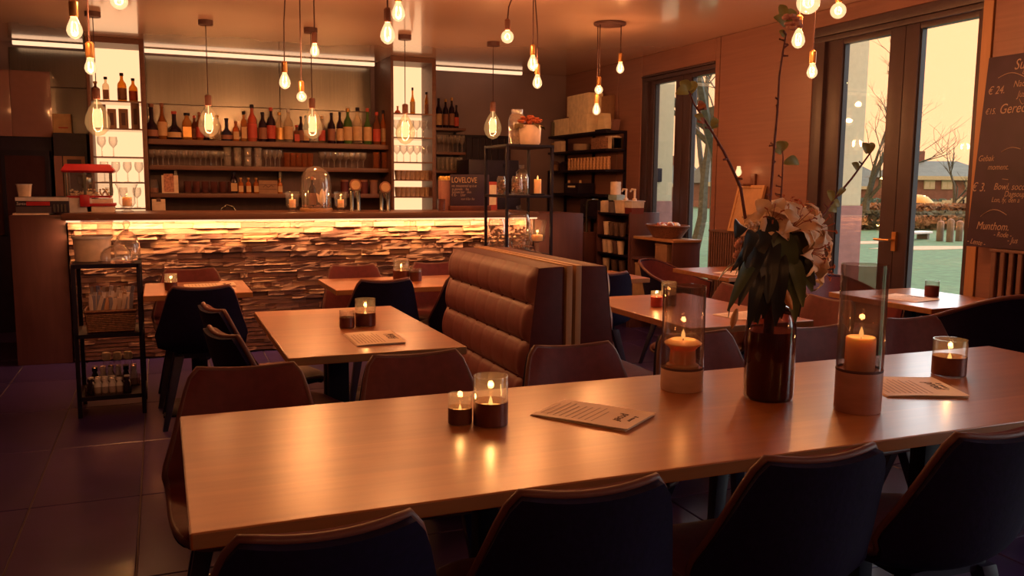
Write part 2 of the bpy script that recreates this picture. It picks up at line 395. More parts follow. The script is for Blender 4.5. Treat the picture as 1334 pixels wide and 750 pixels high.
# ceiling edge light strip
for a, b in [(-1.22,-.63),(-.10,2.20),(2.72,3.93)]:
    t = thing('ceiling_light_strip', {-1.22:'short glowing light strip on the ceiling beside the popcorn column', -.10:'long glowing light strip on the ceiling between the two lit columns', 2.72:'glowing light strip on the ceiling beyond the far lit column'}[a], 'light strip', ((a+b)/2, 9.38, ZC), 0, 'ceiling light strips above the bar')
    h = (b-a)/2
    B(-h, h, -.02, .02, -.046, -.008).build('diffuser', M['led'], t, bevel=.004)
    B(-h, h, -.022, .022, -.010, 0).build('profile', M['steel'], t)
# ---------------------------------------------------------------- outdoors
lawn = pm('lawn_grass', (.075,.17,.080), .9, var=.28, scale=7, bump=.3)
terrace = pm('terrace_paving', (.14,.16,.17), .8, var=.1, scale=5)
struct(B(XW+.14, 75, -25, 75, -.30, -.03).build('ground', lawn, smooth=0), 'flat green lawn outside the windows')
pt = struct(MB().box(XW+.14, 6.6, 6.0, 13, -.05, -.015).build('terrace', terrace, smooth=0), 'grey paved strip outside the far window')
pale = pm('pale_render', (.55,.55,.42), .8, var=.05); plinth = pm('pink_plinth', (.25,.13,.13), .8, var=.12, scale=14)
for loc, w, zp, lab in [((5.62, P(1125,200,0,6.70)[1]), 1.08, P(1110,268,1,P(1125,200,0,6.70)[1])[2], 'pale rendered outside pier with pink plinth, seen through the lawn door'), ((5.62, P(877,200,0,6.40)[1]), .78, P(862,262,1,P(877,200,0,6.40)[1])[2], 'pale rendered outside pier with pink plinth beyond the bread basket window')]:
    t = thing('outside_pier', lab, 'pier', (loc[0], loc[1], -.03))
    B(0, w, 0, .5, zp+.03, 4.9).build('shaft', pale, t, bevel=.01)
    B(-.015, w+.015, -.015, .515, 0, zp+.03).build('plinth', plinth, t, bevel=.01)
tg = thing('wall_vent_box', 'small dark box fixed to the pale pier outside the far window', 'box', (P(857,228,1,P(877,200,0,6.40)[1])[0], P(877,200,0,6.40)[1], P(857,228,1,P(877,200,0,6.40)[1])[2]-.09))
B(-.05, .05, -.03, -.0, 0, .18).build('box', M['appliance'], tg, bevel=.01)
B(-.035, .035, -.035, -.029, .02, .16).build('cover', M['black'], tg)
struct(B(XW+.14, 7.2, 2.0, 5.99, -.05, -.012).build('terrace', pm('pale_paving', (.75,.80,.78), .8, var=.06, scale=6), smooth=0), 'pale paving directly outside the lawn door')
# hedge, brown band, fence panels
def leafmass(name, p0, p1, h, thick, n, mat, label, seed, z=0, leaf=.12):
    rg = random.Random(seed); mb = MB()
    p0, p1 = Vector(p0), Vector(p1); dv = p1-p0
    for i in range(n):
        c = p0+dv*rg.random()+Vector((rg.uniform(-1,1)*thick/2, rg.uniform(-1,1)*thick/2, z+h*rg.random()**.8))
        a = Vector((rg.uniform(-1,1),rg.uniform(-1,1),rg.uniform(-1,1))).normalized()*leaf; b = a.orthogonal().normalized()*leaf*.6
        mb.add([c-a, c+b, c+a, c-b], [(0,1,2,3)])
    mb.tube([p0+Vector((0,0,z+h*.35)), p1+Vector((0,0,z+h*.35))], h*.36, 6)
    return tag(mb.build(name, mat, smooth=0), label, 'hedge', None, None)
hedgeg = pm('hedge_green', (.06,.11,.075), .9, var=.4, scale=2); hedgeb = pm('hedge_brown', (.24,.12,.05), .9, var=.4, scale=2)
a = PD(1085,296,29); b = PD(1300,297,30)
leafmass('beech_hedge', (a[0],a[1],-.03), (b[0],b[1],-.03), .62, .6, 2600, pm('hedge_olive', (.09,.10,.06), .9, var=.4, scale=2), 'low olive clipped hedge along the far lawn edge', 1)
a = PD(1085,288,36); b = PD(1310,288,37)
leafmass('winter_hedge', (a[0],a[1],-.03), (b[0],b[1],-.03), .75, .6, 2600, hedgeb, 'orange brown winter hedge behind the olive hedge', 2)
a = PD(1085,270,44); b = PD(1320,270,46)
leafmass('evergreen_hedge', (a[0],a[1],-.03), (b[0],b[1],-.03), .85, .8, 2200, hedgeg, 'dark evergreen hedge before the brick houses', 3)
a = P(1140,272,2,-.03)
# playground pieces
wd = pm('grey_post_wood', (.13,.12,.10), .8)
for px, yb, hh, lab in [(1224,314,.50,'thin weathered post on the lawn, farthest from the chalkboard'),(1237,315,.56,'thick weathered post on the lawn, middle of three'),(1249,314,.50,'weathered post on the lawn nearest the chalkboard')]:
    p = P(px, yb, 2, -.03); t = thing('wooden_post', lab, 'post', p, 0, 'three posts on the lawn')
    L([(.09,0),(.09,hh),(.07,hh+.03)], 8).build('shaft', wd, t); L([(.075,hh+.03),(.0,hh+.07)], 8).build('cap', wd, t)
p = P(1190,312,2,-.03); t = thing('low_bench', 'low pale bench standing on the lawn behind the door handle', 'bench', p, .3)
B(-.75,.75,-.18,.18,.16,.22).build('seat', M['white'], t, bevel=.01)
for s in (-.55,.55): B(s-.06,s+.06,-.15,.15,0,.16).build('leg', wd, t)
for (px, py, w, lab) in [(1128,316,1.3,'pale sand patch on the lawn by the pink plinth'),(1205,323,1.5,'worn sandy patch on the lawn below the bench')]:
    p = P(px,py,2,-.03); mb = MB()
    mb.prism([(p[0]+w*math.cos(i*PI/8)*(1+.15*math.sin(3*i)), p[1]+.35*w*math.sin(i*PI/8)) for i in range(16)], -.03, -.022)
    tag(mb.build('sand_patch', pm('sand_%d'%px, (.42,.36,.25), .9), smooth=0), lab, 'sand patch')
yel = pm('playground_yellow', (.75,.42,.10), .6)
p = PD(1194,270,40); t = thing('playground_dome', 'yellow rounded play hut in front of the brick house', 'play hut', (p[0],p[1],-.03), -.9)
mb = MB(); mb.lathe([(.78,0),(.78,.5),(.68,.8),(.45,1.02),(.2,1.1),(0,1.12)], 16); mb.build('shell', yel, t)
B(-.2,.2,-.84,-.7,.0,.62).build('doorway', M['black'], t); mb=MB(); mb.box(-.35,.35,-.80,-.70,.68,.74); mb.build('beam', M['black'], t)
p0 = PD(1203,272,42); p1 = PD(1262,272,42)
dx, dy = p1[0]-p0[0], p1[1]-p0[1]; ang = math.atan2(dy,dx); ln = math.hypot(dx,dy)
t = thing('white_fence', 'white panel fence with a black cross before the houses', 'fence', (p0[0],p0[1],-.03), ang)
for i in range(5):
    h = 1.0-.08*abs(i-4); B(i*ln/5+.02,(i+1)*ln/5-.02,-.04,.04,0,h).build('panel', pm('fence_white', (.55,.50,.38), .7) if i==0 else bpy.data.materials['fence_white'], t, smooth=0)
mb = MB(); mb.box(ln*.86-.22,ln*.86+.22,-.07,-.042,.62,.70).box(ln*.86-.04,ln*.86+.04,-.07,-.042,.42,.88); mb.build('cross_sign', M['black'], t, smooth=0)
brick = pm('house_brick', (.21,.11,.095), .9, var=.15, scale=3); roofm = pm('roof_slate', (.12,.155,.15), .8, var=.12, scale=2)
fasc = pm('white_fascia', (.50,.50,.38), .6); hglass = pm('house_window_glass', (.50,.50,.42), .1)
def house(px0, px1, ye, yr, dist, label, wins, hip=.25, base=-3):
    a = Vector(PD(px0, ye, dist)); b = Vector(PD(px1, ye, dist)); zr = PD((px0+px1)/2, yr, dist)[2]; z0 = a.z
    dv = (b-a); dv.z = 0; ln = dv.length; ang = math.atan2(dv.y, dv.x)
    t = thing('brick_house', label, 'house', (a.x, a.y, base), ang); H = z0-base; R = zr-base; D = 7
    B(0, ln, 0, D, 0, H).build('wall', brick, t, smooth=0)
    mb = MB(); o = .3; hx = ln*hip
    mb.add([(-o,-o,H),(ln+o,-o,H),(ln+o,D+o,H),(-o,D+o,H),(hx,D/2,R),(ln-hx,D/2,R)], [(0,1,5,4),(1,2,5),(2,3,4,5),(3,0,4),(3,2,1,0)]); mb.build('roof', roofm, t, smooth=0)
    B(-o, ln+o, -o-.05, -o+.05, H-.22, H+.05).build('fascia', fasc, t, smooth=0)
    mb = MB(); mb.box(ln*.3,ln*.3+.6,D/2-.3,D/2+.3,R-.6,R+.7); mb.build('chimney', brick, t, smooth=0)
    for u, ztop, w, h in wins:
        f = B(u*ln-w/2, u*ln+w/2, -.08, .02, ztop-h+H, ztop+H).build('window', fasc, t, smooth=0)
        for s in (-1,1): B(u*ln+s*w/4-w/5.2, u*ln+s*w/4+w/5.2, -.10, -.05, ztop-h+H+.09, ztop+H-.09).build('pane', hglass, f, smooth=0)
house(1186, 1300, 230, 208, 60, 'brick house with white gutter and two white windows, straight beyond the door', [(.22,-.25,.75,.60),(.42,-.25,.75,.60),(.68,-.3,.6,.6),(.88,-.3,.6,.6)], .18)
house(1100, 1172, 243, 214, 78, 'brick house with steep grey roof beyond the pale pier', [(.12,.0,.5,.7),(.45,-.9,.7,.7),(.8,-.9,.7,.7)], .45)
house(925, 975, 238, 205, 55, 'red brick house seen through the far window beyond the tree', [(.3,-.5,.8,.9)], .2)
house(868, 922, 240, 212, 76, 'brick house half hidden behind the bare tree at the far window', [(.5,-.5,.8,.9)], .2)
def baretree(px, py_base, dist, height, rad, label, seed, depth=5, lean=0, base_z=-.03):
    p = PD(px, py_base, dist); rg = random.Random(seed)
    t = thing('bare_tree', label, 'tree', (p[0], p[1], base_z))
    tr = MB(); br = MB()
    def grow(a, d, ln, r, lev):
        pts = [a]; q = Vector(a); dd = d.copy()
        for i in range(3):
            dd = (dd+Vector((rg.uniform(-1,1),rg.uniform(-1,1),rg.uniform(-.1,.4)))*.16).normalized(); q = q+dd*ln/3; pts.append(q.copy())
        (tr if lev == 0 else br).tube(pts, [r, r*.85, r*.72, r*.55], 5 if lev < 2 else 3, cap=False)
        if lev < depth:
            for k in range(3 if lev < 3 else 2):
                a2 = pts[rg.choice([1,2,3,3])]
                nd = (dd*.8+Vector((rg.uniform(-1,1),rg.uniform(-1,1),rg.uniform(-.2,.7)))*.75).normalized()
                grow(a2, nd, ln*rg.uniform(.6,.8), r*.55, lev+1)
    grow(Vector((0,0,0)), Vector((lean,0,1)).normalized(), height*.36, rad, 0)
    bk = bpy.data.materials.get('bark') or pm('bark', (.10,.105,.09), .9, var=.3)
    tr.build('trunk', bk, t); b = br.build('branches', bk, t); b['kind'] = 'stuff'
baretree(1243, 268, 38, 4.4, .10, 'slender bare young tree before the brick house', 5, 5)
baretree(1128, 262, 34, 7.5, .16, 'bare spreading tree at the edge of the pale pier', 9, 6)
baretree(937, 285, 14, 7.5, .17, 'large bare tree close outside the far window', 11, 6)
baretree(905, 280, 18, 6.5, .12, 'thinner bare tree behind the large one at the far window', 15, 6)
# ================================================================ BAR COUNTER
bar = thing('bar_counter', 'long bar counter faced with glowing stacked strips under a dark wooden top', 'counter', (0, 7.34, 0))
B(-.69, 3.215, -.105, .62, 1.10, 1.152).build('countertop', M['counter'], bar, bevel=.006)
B(-.66, 3.2, .02, .58, .0, 1.10).build('carcass', M['walnut'], bar)
B(-1.045, -.668, 0, .62, 0, 1.138).build('end_panel', M['walnut'], bar, bevel=.004)
B(3.222, 3.725, 0, .62, 0, 1.132).build('end_panel', M['walnut'], bar, bevel=.004)
B(-.66, 3.2, -.100, -.085, 1.088, 1.10).build('led_strip', M['led'], bar)
ld = bpy.data.lights.new('counter_led', 'AREA'); ld.shape = 'RECTANGLE'; ld.size = 3.8; ld.size_y = .02; ld.energy = 60; ld.color = (1.0,.50,.17)
lo = bpy.data.objects.new('counter_led', ld); COL.objects.link(lo); lo.parent = bar; lo.location = (1.27, -.092, 1.084); lo.rotation_euler = (math.radians(38),0,0)
stm = [wood('strip_%d'%i, c1, c2, rough=.9, stretch=(3,20,20), scale=3) for i,(c1,c2) in enumerate([((.14,.062,.052),(.22,.105,.078)),((.21,.108,.075),(.30,.16,.105)),((.08,.036,.037),(.14,.063,.055)),((.16,.082,.072),(.24,.125,.10))])]
rg = random.Random(3); pieces = []
z = 0.012
while z < 1.095:
    h = rg.uniform(.026,.050); h = min(h, 1.097-z)
    if h < .012: break
    x = -.655-rg.random()*.1
    while x < 3.19:
        w = rg.choice([.07,.11,.15,.20,.27])*rg.uniform(.8,1.25)
        x0 = max(x, -.655); x1 = min(x+w, 3.195)
        if x1-x0 > .02: pieces.append((x0, x1, z, z+h, rg.choice([.008,.014,.020,.028,.036])*rg.uniform(.8,1.15)))
        x += w
    z += h
pieces.sort(key=lambda q: -(q[1]-q[0])*(q[3]-q[2])*(1 if q[2] > .3 else .4))
def strip_mesh(mb, x0, x1, z0, z1, d, r):
    n = 4; vs = []
    for i in range(n+1):
        xx = x0+(x1-x0)*i/n; j = r.uniform(-.004,.004)
        e = .0022
        vs += [(xx, -d+j, z0+e+r.uniform(0,.003)), (xx, -d*.92+r.uniform(-.004,.003), (z0+z1)/2), (xx, -d+r.uniform(-.004,.004), z1-e-r.uniform(0,.003)), (xx, .02, z1-e), (xx, .02, z0+e)]
    fs = []
    for i in range(n):
        for k in range(5): fs.append((i*5+k, i*5+(k+1)%5, (i+1)*5+(k+1)%5, (i+1)*5+k))
    fs += [(4,3,2,1,0), tuple(n*5+k for k in range(5))]
    mb.add(vs, fs)
var = []
for i in range(24):
    mb = MB(); strip_mesh(mb, -.5, .5, -.5, .5, 1.0, random.Random(i)); 
    # unit strip with a chipped face, scaled per piece
    vs = []
    r = random.Random(100+i); n = 4
    mb = MB()
    for q in range(n+1):
        xx = -.5+q/n
        vs += [(xx, -1+r.uniform(-.25,.12), -.47+r.uniform(0,.05)), (xx, -.93+r.uniform(-.2,.12), r.uniform(-.1,.1)), (xx, -1+r.uniform(-.25,.12), .47-r.uniform(0,.05)), (xx, .5, .47), (xx, .5, -.47)]
    fs = []
    for q in range(n):
        for k in range(5): fs.append((q*5+k, q*5+(k+1)%5, (q+1)*5+(k+1)%5, (q+1)*5+k))
    fs += [(4,3,2,1,0), tuple(n*5+k for k in range(5))]
    mb.add(vs, fs); var.append(mb.mesh('strip', stm[i % 4], smooth=0))
rest = [MB() for _ in range(1)]
for i, (x0,x1,z0,z1,d) in enumerate(pieces):
    if i < 300: inst('strip', var[rg.randrange(24)], bar, ((x0+x1)/2, 0, (z0+z1)/2), (0,0,0), (x1-x0-.001, d+.006, z1-z0))
    else: strip_mesh(rest[0], x0, x1, z0, z1, d, rg)
o = rest[0].build('small_strips', stm[0], bar, smooth=0); o['kind'] = 'stuff'
# ---------------------------------------------------------------- back bar
bc = thing('back_counter', 'low dark working counter behind the bar', 'counter', (0, 8.72, 0))
B(-.62, 3.7, 0, .30, 0, .90).build('body', M['walnut'], bc); B(-.63, 3.72, -.02, .30, .90, .94).build('worktop', M['counter'], bc, bevel=.004)
def column(xa, xb, shelves, label, name='backlit_shelf_column'):
    t = thing(name, label, 'shelf column', ((xa+xb)/2, 8.85, 0)); h = (xb-xa)/2
    B(-h, -h+.028, 0, .73, .94, ZC-.001).build('side_panel', M['shelfwood'], t, bevel=.002)
    B(h-.042, h, 0, .73, .94, ZC-.001).build('side_panel', M['shelfwood'], t, bevel=.002)
    B(-h+.028, h-.042, 0, .40, ZC-.05, ZC-.002).build('header', M['shelfwood'], t)
    B(-h+.028, h-.042, .40, .43, .95, ZC-.05).build('light_panel', M['panelglow'], t)
    B(-h+.028, h-.042, .0, .40, .94, .97).build('base', M['shelfwood'], t)
    zs = []
    for py in shelves:
        z = P(150, py, 1, 8.86)[2] if xa < 1 else P(540, py, 1, 8.86)[2]
        B(-h+.028, h-.042, .01, .39, z-.012, z).build('shelf', M['smoke'] if name != 'x' else M['shelfwood'], t); zs.append(z)
        B(-h+.028, h-.042, .0, .012, z-.013, z+.001).build('shelf_edge', M['shelfwood'], t)
    return zs
XC1 = (P(110.5,60,1,8.85)[0], P(187,60,1,8.85)[0]); XC2 = (P(509,90,1,8.85)[0], P(568,90,1,8.85)[0])
Z1 = column(*XC1, [131,167,204,237,271], 'glowing backlit shelf column behind the red popcorn machine')
Z2 = column(*XC2, [148,179,211,234,256], 'glowing backlit shelf column stacked with cups and glasses')
XS0, XS1 = XC1[1]+.004, XC2[0]-.004
bs = thing('bottle_shelf', 'three tier dark wooden back bar shelf full of bottles and glasses', 'shelf', ((XS0+XS1)/2, 8.95, 0)); h = (XS1-XS0)/2
ZS = [1.800, 1.553, 1.287]
B(-h, h, .36, .38, .95, 1.80).build('back_panel', M['walnut'], bs)
for z, t_ in zip(ZS, (.05,.042,.042)): B(-h, h, 0, .36, z-t_, z).build('shelf_board', M['shelfwood'], bs, bevel=.003)
for px in (230,368): xx = P(px,240,1,8.98)[0]-(XS0+XS1)/2; B(xx-.012, xx+.012, .2, .36, ZS[2], ZS[1]-.042).build('divider', M['steel'], bs)
B(-h, h, .02, .36, .94, .955).build('lower_board', M['shelfwood'], bs)
# ================================================================ TABLES AND SEATS
def table(name, label, x0, x1, y0, y1, posts, z=.75, th=.032, group=None):
    t = thing(name, label, 'table', ((x0+x1)/2, (y0+y1)/2, 0), 0, group); a, b = (x1-x0)/2, (y1-y0)/2
    B(-a, a, -b, b, z-th, z).build('tabletop', M['table'], t, bevel=.003, smooth=0)
    e = MB(); e.box(-a+.004, a-.004, -b-.0012, -b+.001, z-th+.003, z-.003).box(-a+.004, a-.004, b-.001, b+.0012, z-th+.003, z-.003)
    e.box(-a-.0012, -a+.001, -b+.004, b-.004, z-th+.003, z-.003).box(a-.001, a+.0012, -b+.004, b-.004, z-th+.003, z-.003); e.build('edge_band', M['table_edge'], t, smooth=0)
    for px, py in posts:
        B(px-.045, px+.045, py-.07, py-.015, .012, z-th-.012).build('leg', M['black'], t, bevel=.004)
        B(px-.045, px+.045, py+.015, py+.07, .012, z-th-.012).build('leg', M['black'], t, bevel=.004)
        B(px-.22, px+.22, py-.22, py+.22, 0, .012).build('base_plate', M['black'], t, bevel=.004)
        B(px-.20, px+.20, py-.20, py+.20, z-th-.012, z-th).build('support_plate', M['black'], t)
    return t
LT = (.028, 3.17, 1.642, 2.512)
lt = thing('dining_table', 'long pale beech dining table carrying the flower vase and lanterns', 'table', (1.6, 2.077, 0))
a, b = 1.571, .435
B(-a, a, -b, b, .716, .75).build('tabletop', M['table'], lt, bevel=.003, smooth=0)
e = MB(); e.box(-a+.004, a-.004, -b-.0012, -b+.001, .719, .747).box(-a-.0012, -a+.001, -b+.004, b-.004, .719, .747).box(a-.001, a+.0012, -b+.004, b-.004, .719, .747).box(-a+.004, a-.004, b-.001, b+.0012, .719, .747)
e.build('edge_band', M['table_edge'], lt, smooth=0)
mb = MB(); mb.box(-1.35, 1.35, -.26, -.21, .665, .715).box(-1.35, 1.35, .21, .26, .665, .715).box(-1.35,-1.30,-.21,.21,.665,.715).box(1.30,1.35,-.21,.21,.665,.715); mb.build('under_frame', M['black'], lt)
for sx in (-.78, .62):
    for sy in (-.12, .12): B(sx-.03, sx+.03, sy-.03, sy+.03, .015, .665).build('leg', M['black'], lt, bevel=.003)
    B(sx-.05, sx+.05, -.32, .32, 0, .015).build('foot', M['black'], lt, bevel=.003)
    B(sx-.04, sx+.04, -.22, .22, .64, .665).build('cross_bar', M['black'], lt)
table('dining_table', 'square pale beech table with two candle glasses and a menu beside the tufted bench', .42, 1.122, 3.225, 4.462, [(-.06, .0)], group=None)
table('dining_table', 'small pale beech table behind the black trolley against the strip counter', -.108, .49, 5.285, 5.95, [(0,0)])
table('dining_table', 'pale beech table against the strip counter, farthest end behind the tufted bench', .972, 2.26, 5.212, 5.86, [(-.3,0),(.35,0)])
table('dining_table', 'brown beech table on the window side of the tufted bench', 2.235, 2.95, 3.30, 4.425, [(0,.1)])
table('dining_table', 'small table with a folded menu behind the bench beside the black glass rack', 2.42, 3.19, 5.23, 5.81, [(0,0)])
table('dining_table', 'small table at the far window in front of the bread basket', 3.745, 4.50, 5.08, 5.80, [(0,0)])
table('dining_table', 'square table shining with daylight at the lawn door', 3.845, 4.53, 3.405, 4.185, [(0,0)])
table('dining_table', 'pale table only just entering the view at the dark side aisle', -1.50, -.765, 3.45, 4.20, [(0,0)])
# ---------------------------------------------------------------- shell chair
def sstep(a, b, x): t = max(0, min(1, (x-a)/(b-a))); return t*t*(3-2*t)
PROF = [(.235,.435),(.20,.452),(.10,.447),(-.02,.437),(-.12,.440),(-.175,.470),(-.205,.530),(-.228,.62),(-.250,.72),(-.270,.815)]
HALF = [.150,.188,.210,.222,.232,.240,.236,.212,.186,.160]
CURL = [.000,.012,.018,.030,.045,.072,.078,.058,.036,.018]   # how far the rims lift / wrap
def interp(tab, t):
    f = t*(len(tab)-1); i = min(int(f), len(tab)-2); q = f-i
    def c(i): return tab[max(0, min(len(tab)-1, i))]
    p0, p1, p2, p3 = c(i-1), c(i), c(i+1), c(i+2)
    def cr(a, b, cc, d): return .5*((2*b)+(-a+cc)*q+(2*a-5*b+4*cc-d)*q*q+(-a+3*b-3*cc+d)*q*q*q)
    return tuple(cr(*z) for z in zip(p0,p1,p2,p3)) if isinstance(p1, tuple) else cr(p0,p1,p2,p3)
def chair_pt(u, v, off=0.0):
    uu = 2*u-1
    y, z = interp(PROF, v); h = interp(HALF, v); c = interp(CURL, v)
    y2, z2 = interp(PROF, min(1, v+.01)); y1, z1 = interp(PROF, max(0, v-.01))
    ty, tz = y2-y1, z2-z1; l = math.hypot(ty, tz); ny, nz = tz/l, -ty/l    # normal towards the sitter: forward / up
    k = c*abs(uu)**2.2
    end = 1.0
    if v > .93: end = 1-.10*((v-.93)/.07)**2
    if v < .07: end = 1-.16*((.07-v)/.07)**2
    dip = -.009*(1-uu*uu)*sstep(.85,1,v)
    return Vector((uu*h*end, y+ny*(k+off), z+nz*(k+off)+dip))
def chair_meshes():
    out = MB().sheet(lambda u, v: chair_pt(1-u, v, 0), 14, 26, .022).mesh('seat_shell', M['shell'], smooth=60)
    mb = MB(); mb.sheet(lambda u, v: chair_pt(.996-.992*u, .004+.992*v, .034-.020*abs(2*u-1)**5), 14, 26, .018); up = mb.mesh('upholstery', M['leather'], smooth=60)
    rim = [chair_pt(0, v/24, .004) for v in range(25)]+[chair_pt(u/10, 1, .006) for u in range(1,11)]+[chair_pt(1, 1-v/24, .004) for v in range(1,25)]+[chair_pt(1-u/10, 0, .001) for u in range(1,11)]
    pi_ = MB().tube(rim, .0105, 8, cap=False).mesh('piping', M['pipe'], smooth=60)
    fr = MB(); fr.box(-.13,.13,-.13,.13,.395,.422); fr.lathe([(.05,.36),(.07,.40)],10); frm = fr.mesh('seat_frame', M['legblack'], smooth=0)
    legs = []
    for sx in (-1,1):
        for sy in (-1,1):
            legs.append(MB().bar((sx*.215, sy*.205, 0), (sx*.125, sy*.12, .412), .028, .052).mesh('leg', M['legblack'], bevel=.004, smooth=30))
    return out, up, pi_, frm, legs
CH = chair_meshes()
def chair(label, x, y, rz, group=None):
    t = thing('dining_chair', label, 'chair', (x, y, 0), rz, group)
    inst('seat_shell', CH[0], t); inst('upholstery', CH[1], t); inst('piping', CH[2], t); inst('seat_frame', CH[3], t)
    for l in CH[4]: inst('leg', l, t)
    return t
near = 'dark shell chairs along the near edge of the long table'; far = 'red chairs along the far edge of the long table'
for x, y, r, lab in [(.236,1.665,.03,'dark-backed shell chair at the near edge, closest to the table corner with bare floor'),
                     (.767,1.685,-.05,'dark-backed shell chair at the near edge facing the candle glasses, second from bare floor'),
                     (1.336,1.69,-.04,'dark-backed shell chair at the near edge facing the flower vase, third from bare floor'),
                     (1.87,1.675,-.02,'dark-backed shell chair at the near edge, nearest the window end')]:
    chair(lab, x, y, r, near)
for x, y, r, lab in [(.215,2.545,PI-.07,'red chair across the table at the corner beside the aisle'),(.80,2.56,PI+.04,'red chair across the table behind the two candle glasses'),
                     (1.365,2.53,PI-.03,'red chair across the table in front of the tufted bench'),(1.95,2.60,PI,'red chair across the table behind the shorter candle lantern'),
                     (2.52,2.55,PI+.03,'red chair across the table behind the flower vase'),(3.10,2.61,PI,'red chair across the table behind the taller candle lantern')]:
    chair(lab, x, y, r, far)
chair('dark-backed chair facing away at the small table beside the black trolley', .195, 5.31, 0)
chair('red chair against the strip counter behind the small trolley-side table', .17, 5.86, PI)
chair('cognac chair seen from its side at the square table, the one farther from the camera', .45, 4.26, -PI/2+.26, 'side-on chairs at the square table')
chair('cognac chair seen from its side at the square table, the one nearer the camera', .445, 3.56, -PI/2+.30, 'side-on chairs at the square table')
chair('red chair against the strip counter at the longer back table, aisle side', 1.25, 5.79, PI)
chair('red chair against the strip counter at the longer back table, behind the bench', 1.86, 5.83, PI)
chair('dark-backed chair facing away at the longer back table, aisle side', 1.24, 5.345, .03)
chair('dark-backed chair mostly hidden behind the tufted bench at the longer back table', 1.80, 5.36, .05)
chair('dark-backed chair beyond the bench at the small menu table', 2.76, 5.30, -.05)
chair('red chair facing the bench across the brown table, farther one', 2.87, 4.13, PI/2, 'red chairs facing the bench')
chair('red chair facing the bench across the brown table, nearer one behind the flowers', 2.98, 3.50, PI/2, 'red chairs facing the bench')
# ---------------------------------------------------------------- tub armchairs
def tub_pt(u, v, off=0):
    a = (u-.5)*2*math.radians(128)          # angle from the back
    s = abs(2*u-1)
    top = .80-.17*sstep(.12, .95, s); bot = .40
    z = bot+(top-bot)*v
    r = (.245+.06*v+off)
    fwd = .07*sstep(.55,1,s)
    return Vector((r*math.sin(a)*1.06, -r*math.cos(a)*(1.0 if abs(a) < PI/2 else .75)+fwd-.02*v, z))
def tub_meshes():
    sh = MB().sheet(lambda u, v: tub_pt(u, v), 30, 8, .014); sh.lathe([(.0,.40),(.20,.40),(.245,.43),(.245,.45)], 24); shm = sh.mesh('seat_shell', M['shell'], smooth=60)
    inn = MB().sheet(lambda u, v: tub_pt(.01+.98*u, .05+.93*v, -.012), 30, 8, .010).mesh('upholstery', M['leather'], smooth=60)
    cu = L([(0,.425),(.21,.425),(.232,.445),(.232,.475),(.205,.495),(.0,.50)], 26).mesh('seat_cushion', M['leather'], smooth=50)
    rim = [tub_pt(i/36, 1, -.004) for i in range(37)]; first = [tub_pt(0, v/6, -.004) for v in range(6)]; last = [tub_pt(1, 1-v/6, -.004) for v in range(1,7)]
    pi_ = MB().tube(first+rim+last, .011, 6).mesh('piping', M['pipe'], smooth=60)
    legs = [MB().bar((sx*.24, sy*.22, 0), (sx*.13, sy*.12, .405), .026, .045).mesh('leg', M['legblack'], bevel=.004) for sx in (-1,1) for sy in (-1,1)]
    return shm, inn, cu, pi_, legs
TB = tub_meshes()
def tub(label, x, y, rz, s=1):
    t = thing('tub_armchair', label, 'armchair', (x, y, 0), rz)
    inst('seat_shell', TB[0], t); inst('upholstery', TB[1], t); inst('seat_cushion', TB[2], t); inst('piping', TB[3], t)
    for l in TB[4]: inst('leg', l, t)
    t.scale = (s, s, 1.10 if s > 1 else 1)
tub('tub armchair with rounded red back at the far window table', 3.80, 5.78, PI+.65)
tub('tub armchair with pale piping between the flowers and the taller lantern', 4.17, 4.30, PI+.05)
tub('large dark-backed tub armchair turned away at the shining door table', 4.07, 3.20, -.25, 1.12)
# ---------------------------------------------------------------- back to back bench
SY0, SY1 = 3.36, 4.53
bench = thing('tufted_bench', 'back to back leather bench with tall tufted backrest and pale end boards', 'bench', (1.66, (SY0+SY1)/2, 0)); hl = (SY1-SY0)/2
def tuft(u, v, sgn):
    y = -hl+.0+2*hl*u; z = .40+.645*v
    x = -.165-.075*(1-v)**1.0
    rows, cols = 4, 8
    rv = v*rows; row = abs(math.sin(PI*rv)) if rv < rows-.02 else abs(math.sin(PI*min(rv, rows)))
    cu = u*cols+.5
    pinch = (abs(math.sin(PI*cu)))
    d = .030*row**.45*(.92+.08*pinch**.5)
    bx = 1-.9*math.exp(-((cu-round(cu))**2)*120-((rv-round(rv))**2)*90)
    edge = min(1, min(u, 1-u)*30)*min(1, (1-v)*14+.15)
    return Vector((sgn*(x-(d*(.3+.7*bx))*edge), y, z))
MB().sheet(lambda u, v: tuft(u, v, 1), 96, 56, 0).build('tufted_panel', M['leather2'], bench, smooth=80)
MB().sheet(lambda u, v: tuft(1-u, v, -1), 96, 56, 0).build('tufted_panel', M['leather2'], bench, smooth=80)
for s in (-1, 1):
    mb = MB(); mb.add([(s*.04,-hl,.06),(s*.245,-hl,.06),(s*.245,-hl,.40),(s*.165,-hl,1.045),(s*.04,-hl,1.05),(s*.04,hl,.06),(s*.245,hl,.06),(s*.245,hl,.40),(s*.165,hl,1.045),(s*.04,hl,1.05)],
                      [(0,1,2,3,4),(9,8,7,6,5),(0,5,6,1),(1,6,7,2),(2,7,8,3),(3,8,9,4),(4,9,5,0)]); mb.build('back_body', M['sofaside'], bench, bevel=.012)
    B(min(s*.008,s*.036), max(s*.008,s*.036), -hl-.012, hl+.012, .06, 1.052).build('end_board', M['oak'], bench, bevel=.002)
    x0, x1 = sorted((s*.20, s*.66))
    mb = MB().box(x0, x1, -hl, hl, .30, .455); mb.build('seat_cushion', M['leather2'], bench, bevel=.03, seg=3)
    x0, x1 = sorted((s*.20, s*.62)); B(x0, x1, -hl+.02, hl-.02, .05, .30).build('plinth', M['walnut'], bench)
